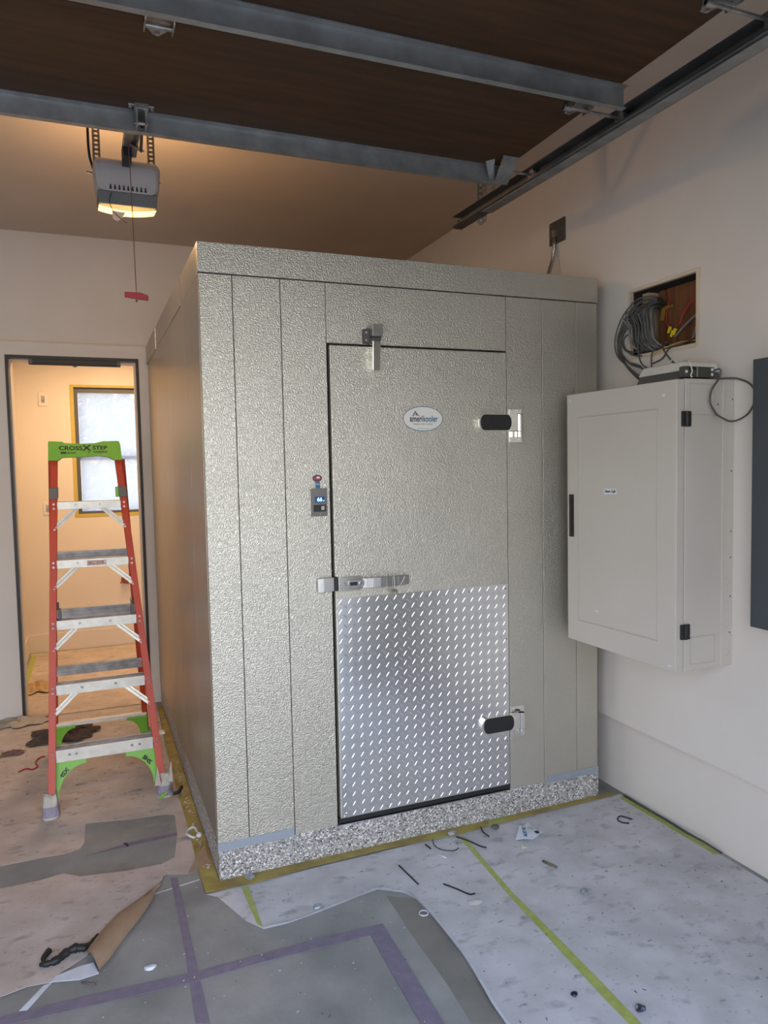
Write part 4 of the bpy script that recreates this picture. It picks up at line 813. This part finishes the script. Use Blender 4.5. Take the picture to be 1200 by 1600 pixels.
# steps
SZ = [(0.290, 0.057), (0.578, 0.048), (0.873, 0.045), (1.159, 0.041), (1.445, 0.037)]
for k, (z, lip) in enumerate(SZ):
    x0 = xlo(z)+0.031; x1 = xro(z)-0.031; y = fy(z); b = MB()
    b.box(x0, x1, y+0.001, y+0.004, z-lip, z, 0)                 # front lip
    b.box(x0, x1, y+0.070, y+0.073, z-lip*0.7, z, 0)
    b.box(x0, x1, y+0.004, y+0.070, z-0.006, z-0.003, 1)
    for r_ in range(5): b.box(x0, x1, y+0.004+r_*0.0142, y+0.0095+r_*0.0142, z-0.003, z, 1)
    b.build('step', [ALU, ALUD], ld, bevel=0.0008)
    rv = MB()
    ins = (0.20, 0.30, 0.70, 0.80) if k == 0 else (0.26, 0.70)
    for u in ((0.135, 0.205, 0.775, 0.855) if k == 0 else (0.285, 0.665)):
        rv.disc((x0+(x1-x0)*u, y+0.001, z-lip*0.45), 0.0062, (0, -1, 0), 0.0025, 12)
    for xs, s_ in ((xlo(z)+0.016, 1), (xro(z)-0.016, -1)):
        for dz in (-0.010, -0.032):
            rv.disc((xs, fy(z+dz), z+dz), 0.0062, (0, -1, 0), 0.003, 12)
        if k: rv.disc((xs, fy(z-0.135), z-0.135), 0.0055, (0, -1, 0), 0.003, 12)
    rv.build_each('rivet', ZINC, ld)
    if k:
        for s_, X, xe in ((1, xlo, x0), (-1, xro, x1)):
            b = MB(); zb = z-0.128
            p0 = Vector((X(zb)+s_*0.024, fy(zb)+0.008, zb)); p1 = Vector((xe+s_*0.095, y+0.012, z-lip*0.75))
            b.bar(p0, p1, 0.004, 0.017, up=(0, 1, 0), mi=0)
            dd = (p1-p0).normalized(); nn = dd.cross(Vector((0, 1, 0))).normalized()
            for sg in (-1, 1): b.bar(p0+nn*sg*0.0075, p1+nn*sg*0.0075, 0.010, 0.0035, up=(0, 1, 0), mi=0)
            b.build('knee_brace', ALU, ld, bevel=0.0008)
b = MB(); z = 0.290; b.box(xro(z)-0.001, xro(z)+0.028, fy(z)+0.03, fy(z)+0.07, z-0.006, z+0.004); b.build('step_end', ALU, ld, bevel=0.002)
# small maker sticker on the fourth step
b = MB(); y = fy(1.14)-0.0046; b.box(-0.425, -0.335, fy(1.159)+0.0001, fy(1.159)+0.0009, 1.126, 1.150, 0); b.build('step_sticker', mat('faded_sticker', (0.50, 0.40, 0.36), 0.5, col2=(0.35, 0.12, 0.10), nscale=90), ld)
# rear rungs
for z in (0.165, 0.516, 0.850, 1.172):
    x0 = RXL(z)+0.006; x1 = RXR(z)-0.006; y = ry(z)-0.045; b = MB()
    b.box(x0, x1, y-0.002, y+0.001, z-0.055 if z > 0.3 else z-0.022, z); b.box(x0, x1, y, y+0.03, z-0.003, z)
    if z > 0.3:
        b.box(x0, x1, y-0.007, y-0.002, z-0.020, z-0.014); b.box(x0, x1, y-0.007, y-0.002, z-0.040, z-0.033)
    b.build('rear_rung', ALUD if z > 0.3 else ALU, ld, bevel=0.0008)
# spreaders
for X, R, s_ in ((xlo, RXL, 1), (xro, RXR, -1)):
    b = MB(); z = 0.895; xa = X(z)+s_*0.040; xb = R(z)+s_*0.036
    b.bar((xa, fy(z)+0.02, z), ((xa+xb)/2, 1.30, z-0.015), 0.003, 0.018, up=(0, 0, 1)); b.bar(((xa+xb)/2, 1.30, z-0.015), (xb, ry(z)-0.02, z-0.02), 0.003, 0.018, up=(0, 0, 1))
    b.box(min(xa, xa+s_*0.012), max(xa, xa+s_*0.012), fy(z)+0.01, fy(z)+0.06, z-0.035, z+0.030); b.cyl((xa, fy(z)+0.03, z), (xa+s_*0.014, fy(z)+0.03, z), 0.010)
    b.cyl((xa, fy(z)+0.015, z+0.03), (xa, fy(z)+0.03, z+0.065), 0.005)
    b.build('spreader', DARKPL, ld, bevel=0.001)
# grey sleeves under the cap
for X, s_ in ((xlo, 1), (xro, -1)):
    b = MB(); zs = 1.462
    A = [(X(zs)-s_*0.006, fy(zs)-0.006, zs), (X(zs)+s_*0.036, fy(zs)-0.006, zs), (X(zs)+s_*0.036, fy(zs)+0.078, zs), (X(zs)-s_*0.006, fy(zs)+0.078, zs)]; zs = 1.518
    B = [(X(zs)-s_*0.005, fy(zs)-0.006, zs), (X(zs)+s_*0.035, fy(zs)-0.006, zs), (X(zs)+s_*0.035, fy(zs)+0.078, zs), (X(zs)-s_*0.005, fy(zs)+0.078, zs)]
    b.loft(A, B); b.build('rail_sleeve', PLASTM, ld, bevel=0.004)
b = MB(); b.box(xro(1.49)-0.050, xro(1.49)-0.034, fy(1.49)+0.0, fy(1.49)+0.03, 1.462, 1.515); b.build('latch_tab', GREEN, ld, bevel=0.002)
# green top cap
K = [(100,125),(104,118),(115,115),(225,120),(252,134),(400,140),(530,135),(600,118),(745,115),(758,122),(766,150),(778,292),(706,290),(650,262),(560,250),(400,258),(215,262),(182,290),(95,290)]
def kx(p): return -0.586+(p[0]-95)/683*0.352
def kz(p): return 1.753-(p[1]-115)/177*0.100
y0_, y1_ = 1.268, 1.46
b = MB(); b.prism([(kx(p), y0_+0.28*(kz(p)-1.65), kz(p)) for p in K], (0, y1_-y0_, 0)); cap = b.build('top_cap', GREEN, ld, 'lime green top cap with black lettering', bevel=0.004)
cn = Vector((0, -1, 0.28)).normalized(); xd = (1, 0, -0.012); yd = (0, 0.28, 1)
def cp(px, py, e=0.0008): p = (px, py); return Vector((kx(p), y0_+0.28*(kz(p)-1.65), kz(p)))+cn*e
b = MB(); b.text('CROSS', 0.030, cp(302, 182), xd, yd, 0, bold=0.0008, sx=1.22); b.text('X', 0.043, cp(450, 182), xd, yd, 0, bold=0.0012, sx=1.3); b.text('STEP', 0.028, cp(572, 180), xd, yd, 0, bold=0.0008, sx=1.22)
b.text('300', 0.016, cp(235, 223), xd, yd, 0, bold=0.001, sx=1.1); b.text('LB LOAD', 0.010, cp(308, 224), xd, yd, 0, bold=0.0005); b.text('by', 0.011, cp(470, 218), xd, yd, 0, bold=0.0002); b.text('LOUISVILLE', 0.012, cp(575, 216), xd, yd, 0, bold=0.0005, sx=1.1); b.text('LADDER', 0.005, cp(570, 231), xd, yd, 0, sx=1.6)
b.build('lettering', INK, cap)
# green corner guards at the feet
def guard(X, Y, s_, zt_, wx, zb, fw, nm, txt):
    O = []; nA = 10; x_in = lambda z: X(z)+s_*0.006
    outer = [(x_in(zt_), zt_), (X(zt_)+s_*wx, zt_), (X(zt_)+s_*wx, zt_-0.022)]
    arc = []
    for k in range(nA+1):
        t = k/nA; th = math.pi/2*t
        ax = X(zt_)+s_*(wx-(wx-0.042)*math.sin(th)); az = zb+(zt_-0.022-zb)*math.cos(th)
        arc.append((ax, az))
    pts = outer+arc[1:]+[(x_in(zb), zb)]
    return [(x, Y(z)+fw*0.030, z) for x, z in pts]
for X, s_, txt in ((xlo, 1, 'SHSX'), (xro, -1, 'SHSX')):
    G = guard(X, fy, s_, 0.232, 0.165, 0.075, 1, 'g', txt); b = MB(); b.loft(G, [(x, y+0.030, z) for x, y, z in G]); 
    g_ = b.build('corner_guard', GREEN, ld, 'lime green corner guard with black lettering', bevel=0.002)
    b = MB()
    if s_ > 0: b.text(txt, 0.026, (xlo(0.17)+0.062, fy(0.17)+0.0285, 0.173), (0.66, 0, 0.75), (-0.75, 0.2, 0.66), 0, bold=0.0010, sx=1.15)
    else: b.text(txt, 0.026, (xro(0.17)-0.066, fy(0.17)+0.0285, 0.176), (0.66, 0, -0.75), (0.75, 0.2, 0.66), 0, bold=0.0010, sx=1.15)
    b.build('lettering', INK, g_)
for X, s_ in ((RXL, 1), (RXR, -1)):
    G = guard(X, ry, s_, 0.150, 0.120, 0.02, -1, 'g', ''); b = MB(); b.loft([(x, y-0.022, z) for x, y, z in G], G); b.build('rear_guard', GREEN, ld, 'lime green rear guard', bevel=0.002)
# taped feet
def wrapped(cx, cy, z1, tilt, seed):
    rr = random.Random(seed); n = 18; lv = [0.0015, 0.012, 0.035, 0.06, z1*0.85, z1]; vs = []
    ft = [1.0, 1.04, 0.98, 0.90, 0.80, 0.74]
    for q, z in enumerate(lv):
        for k in range(n):
            t = 2*math.pi*k/n; ex = 0.037*ft[q]; ey = 0.047*ft[q]
            ct, st_ = math.cos(t), math.sin(t); sq = 1/max(abs(ct), abs(st_))**0.6
            vs.append((cx+ex*ct*sq+rr.uniform(-0.003, 0.003)+tilt*z, cy+ey*st_*sq+rr.uniform(-0.003, 0.003), z+(rr.uniform(-0.004, 0.012) if q == len(lv)-1 else 0)))
    L = len(lv); fs = [(i*n+k, i*n+(k+1) % n, (i+1)*n+(k+1) % n, (i+1)*n+k) for i in range(L-1) for k in range(n)] + [tuple(range(n)), tuple(range((L-1)*n, L*n))]
    b = MB(); b.add(vs, fs); b.mi = [0 if 1 <= (i//n) <= 2 else 1 for i in range((L-1)*n)]+[1, 1]
    return b.build('wrapped_foot', [LAVT, FOOTW], ld, 'foot wrapped in lavender and whitish tape')
wrapped(-0.627, 0.875, 0.105, 0.0, 1); wf2 = wrapped(-0.118, 0.895, 0.115, 0.0, 2)
b = MB(); b.prism([(-0.165, 0.855, 0.065), (-0.135, 0.848, 0.07), (-0.150, 0.846, 0.165)], (0, 0.001, 0)); b.prism([(-0.105, 0.846, 0.08), (-0.080, 0.85, 0.075), (-0.085, 0.85, 0.185)], (0, 0.001, 0)); b.build('torn_wrapping', FOOTW, ld)
b = MB(); b.prism([(-0.150, 0.838, 0.018), (-0.105, 0.836, 0.040), (-0.118, 0.836, 0.022), (-0.142, 0.838, 0.004)], (0, 0.002, 0)); b.build('foot_tip', GREEN, ld)
for X in (RXL, RXR):
    b = MB(); xx = X(0.02); c = xx+(0.015 if X is RXL else -0.015); b.box(c-0.026, c+0.026, ry(0)-0.062, ry(0)+0.006, 0.0025, 0.045); b.build('rear_foot', mat('pale_green_foot', (0.16, 0.30, 0.10), 0.6), ld, bevel=0.004)

# ================================================================ LITTER ON THE FLOOR
ZS = 0.0026
def stick3(name, pts, r, m, label, cat, z=ZS, group=None, sub=4):
    b = MB(); b.tube([(p[0], p[1], z+r+(p[2] if len(p) > 2 else 0)) for p in pts], r, 6, sub=sub); return tag(b.build(name, m, smooth=True), label, cat, group)
stick3('cable_tie', zip1, 0.0028, BLACK, 'straight black cable tie offcut nearest the lifted paper edge', 'cable tie')
stick3('cable_tie', [zip2[0], (0.815, -0.42), (0.84, -0.466), (0.862, -0.470)], 0.0028, BLACK, 'black cable tie offcut between the paper edge and the long yellow tape', 'cable tie')
stick3('cable_tie', [zip3[0], (1.02, -0.12), (1.045, -0.180), (1.062, -0.205)], 0.0028, BLACK, 'black cable tie offcut lying across the top of the long yellow tape', 'cable tie', z=0.0045)
stick3('cable_tie', [zip4[0], (1.112, -0.09), zip4[1]], 0.0028, BLACK, 'short curved black cable tie offcut right of the yellow tape top', 'cable tie', z=0.0085)
stick3('cable_tie', [(0.885, -0.060), (0.872, -0.11), (0.885, -0.150), (0.925, -0.176), (0.955, -0.165)], 0.002, BLACK, 'looping thin black wire offcut left of the yellow tape top', 'wire', z=0.0085)
stick3('cable_tie', [(0.840, -0.085), (0.846, -0.125)], 0.003, BLACK, 'stubby black tie offcut by the front base tape', 'cable tie', z=0.0085)
stick3('wire_scrap', zipwhite, 0.0022, WHITEP, 'short white wire scrap on the pale paper', 'wire scrap')
stick3('wire_scrap', hook, 0.003, BLACK, 'hooked dark wire on the paper near the right wall', 'wire scrap')
stick3('wood_stick', stick, 0.005, mat('stick_brown', (0.16, 0.12, 0.09), 0.8), 'small brown wood splinter right of the crumpled label', 'splinter')
b = MB(); Lp = label
def lz(x, y): return 0.004+0.018*abs(math.sin((x-1.2)*18))
b.loft([(x, y, lz(x, y)) for x, y in Lp], [(x, y, lz(x, y)+0.0008) for x, y in Lp])
lb = tag(b.build('crumpled_label', WHITEP), 'crumpled white printed label on the pale paper', 'label')
b = MB()
b.text('MUST BE', 0.020, (1.262, -0.185, 0.0235), (0.42, 0.9, 0), (-0.9, 0.42, 0), 0, bold=0.0008); b.box(1.300, 1.318, -0.216, -0.196, 0.023, 0.0235, 1)
b.text('230', 0.018, (1.300, -0.170, 0.024), (0.42, -0.9, 0), (0.9, 0.42, 0), 2, bold=0.0006)
b.build('print', [BLUEINK, INK, YTAPE], lb)
b = MB(); b.prism([(x, y, 0.005) for x, y in greenscrap], (0, 0, 0.004)); tag(b.build('paper_scrap', mat('pale_green_paper', (0.55, 0.68, 0.40), 0.6)), 'tiny pale green scrap in front of the crumpled label', 'paper scrap')
def blob(name, x, y, r, m, label_, cat, z=ZS, sc=(1, 1, 0.5), seed=1):
    rr = random.Random(seed); b = MB(); b.ball((0, 0, 0), r, 10, sc=sc); b.v = [Vector((v.x*rr.uniform(0.7, 1.2)+x, v.y*rr.uniform(0.7, 1.2)+y, v.z*rr.uniform(0.8, 1.1))) for v in b.v]
    mz = min(v.z for v in b.v); b.v = [v+Vector((0, 0, z-mz)) for v in b.v]; return tag(b.build(name, m), label_, cat)
FOIL = mat('crumpled_foil', (0.62, 0.66, 0.70), 0.3, 0.6, nscale=60, col2=(0.3, 0.32, 0.35), bump=0.8, bscale=120, bdist=0.004)
blob('foil_ball', 1.234, -0.635, 0.020, FOIL, 'small crumpled shiny foil scrap on the pale paper', 'foil', seed=2)
blob('foil_ball', 1.015, -1.176, 0.016, mat('dark_metal_bit', (0.12, 0.13, 0.18), 0.3, 0.8), 'small dark metal nut beside the lower end of the yellow tape', 'nut', seed=3)
blob('metal_bit', 0.877, -1.050, 0.011, mat('blued_metal_bit', (0.05, 0.05, 0.09), 0.3, 0.8), 'small blue-black metal bit left of the yellow tape', 'metal bit', seed=4)
blob('plaster_crumb', 0.832, -0.520, 0.022, mat('plaster', (0.66, 0.63, 0.58), 0.9), 'flat whitish plaster crumb left of the yellow tape', 'crumb', sc=(1.3, 0.9, 0.15), seed=5)
blob('plastic_blob', 0.304, -0.311, 0.014, FOIL, 'clear crumpled plastic bit in front of the lifted paper edge', 'plastic bit', z=0.0008, sc=(1.3, 1, 0.35), seed=6)
blob('plastic_blob', 0.112, 0.0-0.035, 0.020, FOIL, 'clear crumpled plastic bit on the front base tape', 'plastic bit', z=0.008, seed=7)
blob('paper_crumb', -0.286, -0.413, 0.016, WHITEP, 'small white paper crumb on concrete right of the curled sheet', 'paper crumb', z=0.0008, sc=(1.3, 0.9, 0.4), seed=8)
blob('debris_clump', 1.175, -0.085, 0.018, mat('grit', (0.12, 0.11, 0.11), 0.9), 'small grey debris clump at the front base tape', 'debris', z=0.0085, sc=(1, 1, 0.6), seed=9)
blob('putty_crumb', 0.98, -0.055, 0.020, mat('grey_putty', (0.33, 0.32, 0.31), 0.8), 'pale putty crumb at the top end of the long yellow tape', 'crumb', z=0.0085, sc=(1, 0.7, 0.5), seed=10)
b = MB(); b.tube([(0.638+0.016*math.cos(t), -0.50+0.016*math.sin(t), 0.0035) for t in [2*math.pi*k/14 for k in range(15)]], 0.002, 6, sub=1)
tag(b.build('plastic_ring', WHITEP), 'small clear ring on the stained concrete strip', 'ring')
b = MB(); b.tube([(-0.048+0.022*math.cos(t), 0.425+0.045*math.sin(t), 0.0095+0.006*math.sin(t*2)) for t in [2*math.pi*k/14 for k in range(13)]], 0.005, 6, sub=1)
b.ball((-0.022, 0.385, 0.014), 0.016, 8, sc=(0.8, 1.2, 0.6))
tag(b.build('tape_loop', WHITEP), 'twisted white tape loop on the tape left of the cooler', 'tape loop')
# black rag on the lower left sheet
rr = random.Random(5)
R_ = smooth_path([(-0.615, -0.262, 0.012), (-0.590, -0.270, 0.014), (-0.563, -0.262, 0.014), (-0.535, -0.240, 0.018), (-0.505, -0.232, 0.020), (-0.478, -0.238, 0.016), (-0.455, -0.200, 0.012), (-0.440, -0.170, 0.009)], 5)
b = MB(); b.tube(R_, 0.013, 8, sub=1, rf=lambda i: (0.45+0.65*math.sin(math.pi*min(1, i/len(R_)*1.15)))*rr.uniform(0.75, 1.2)); b.tube([(-0.603, -0.265, 0.013), (-0.606, -0.235, 0.014), (-0.590, -0.205, 0.016)], 0.008, 6, rf=lambda i: 0.5+0.08*i); b.tube([(-0.50, -0.232, 0.016), (-0.475, -0.228, 0.015), (-0.450, -0.230, 0.010)], 0.010, 6)
tag(b.build('black_rag', BLACK, smooth=True), 'twisted black plastic rag on the loose sheet at lower left', 'rag')
# brown crumpled cloth behind the ladder's left front rail
def crumple(cx, cy, ax, ay, h, seed, m, label_, name='crumpled_rag'):
    rr = random.Random(seed); n, k = 22, 14; vs = []
    ph = [rr.uniform(0, 6.28) for _ in range(8)]
    for j in range(k+1):
        for i in range(n+1):
            u = i/n*2-1; v_ = j/k*2-1; r = math.sqrt(u*u+v_*v_)
            e = 1+0.16*math.sin(5*math.atan2(v_, u)+ph[0])+0.10*math.sin(9*math.atan2(v_, u)+ph[1])
            f = max(0, 1-r*0.72); zz = ZS+0.002+h*f*(0.55+0.45*abs(math.sin(u*7+ph[2]+2*v_))*1.0+0.35*math.sin(v_*8+ph[3]+u*5))
            vs.append((cx+u*ax*e, cy+v_*ay*e, max(ZS, zz)))
    b = MB(); b.add(vs, [(j*(n+1)+i, j*(n+1)+i+1, (j+1)*(n+1)+i+1, (j+1)*(n+1)+i) for j in range(k) for i in range(n)])
    o = b.build(name, m, smooth=False); s = o.modifiers.new('thickness', 'SOLIDIFY'); s.thickness = 0.003; s.offset = 1; return tag(o, label_, 'rag')
crumple(-0.60, 1.99, 0.17, 0.13, 0.055, 4, CLOTH, 'crumpled dark brown rag behind the left ladder rail')
crumple(-0.86, 1.79, 0.055, 0.03, 0.02, 8, mat('reddish_brown_scrap', (0.18, 0.10, 0.08), 0.8), 'folded reddish brown scrap at the far left of the paper', 'rag_scrap')
stick3('red_cord_scrap', [(-0.81, 1.49), (-0.775, 1.52), (-0.745, 1.495), (-0.72, 1.53), (-0.735, 1.60), (-0.715, 1.66), (-0.69, 1.665)], 0.004, RED, 'tangled red cord scrap left of the ladder', 'cord')
crumple(-0.86, 2.36, 0.16, 0.10, 0.03, 12, mat('loose_paper', (0.45, 0.38, 0.30), 0.8), 'crumpled loose paper at the left foot of the inner doorway', 'loose_paper')
crumple(-0.80, 3.15, 0.10, 0.16, 0.04, 15, mat('loose_kraft', (0.48, 0.33, 0.18), 0.8), 'crumpled brown paper on the inner room floor beyond the doorway', 'loose_paper')
stick3('nail', [(-0.325, 0.462), (-0.318, 0.455), (-0.312, 0.432)], 0.0035, BLACK, 'small black bent bit in the concrete cut-out', 'bit', z=0.0008)
stick3('black_scrap', [(-0.082, 0.835, 0.006), (-0.055, 0.84, 0.010), (-0.038, 0.87, 0.02)], 0.009, BLACK, 'black rubber scrap beside the right ladder foot', 'scrap', z=0.006)
stick3('wood_stick', [(-0.490, -0.395), (-0.450, -0.42)], 0.003, mat('dark_splinter', (0.13, 0.10, 0.09), 0.8), 'dark splinter on concrete below the curled corner', 'splinter', z=0.0008)
# small scattered grit (countless specks)
rr = random.Random(21); b = MB()
for k in range(260):
    x = rr.uniform(-0.05, 1.88); y = rr.uniform(-1.6, -0.07); r = rr.choice([0.001, 0.0012, 0.002, 0.003])
    if x < 0.66 and y < -0.28: z = 0.0009
    else: z = 0.0035
    a = rr.uniform(0, 3.14); l = r*rr.uniform(1, 4)
    b.bar((x, y, z+0.0005), (x+l*math.cos(a), y+l*math.sin(a), z+0.0005), r, 0.001)
for k in range(150):
    x = rr.uniform(-1.0, -0.08); y = rr.uniform(0.75, 2.3); r = rr.choice([0.0012, 0.002, 0.004]); a = rr.uniform(0, 3.14); l = r*rr.uniform(1, 4)
    b.bar((x, y, 0.0032), (x+l*math.cos(a), y+l*math.sin(a), 0.0032), r, 0.001)
tag(b.build('floor_grit', mat('grit_specks', (0.13, 0.12, 0.11), 0.9)), 'countless tiny dark specks of grit on the floor paper', 'grit', kind='stuff')
rr = random.Random(33); b = MB()
for k in range(150):
    x = rr.uniform(-0.5, 0.62); y = rr.uniform(-1.3, 0.05)
    if x < -0.22-(0.05-y)*0.75: continue
    r = rr.choice([0.001, 0.0015, 0.003]); a = rr.uniform(0, 3.14); l = r*rr.uniform(1, 2.5)
    b.bar((x, y, 0.0026), (x+l*math.cos(a), y+l*math.sin(a), 0.0026), r, 0.001)
for k in range(120):
    t = rr.random(); x = -0.03+rr.uniform(-0.012, 0.012); y = 0.1+t*1.2; r = rr.choice([0.0015, 0.003, 0.005]); b.bar((x, y, 0.0065), (x+r*1.5, y+r, 0.0065), r, 0.0015)
tag(b.build('plaster_crumbs', mat('plaster_specks', (0.62, 0.60, 0.56), 0.9)), 'countless white plaster crumbs on concrete and along the left tape', 'crumbs', kind='stuff')
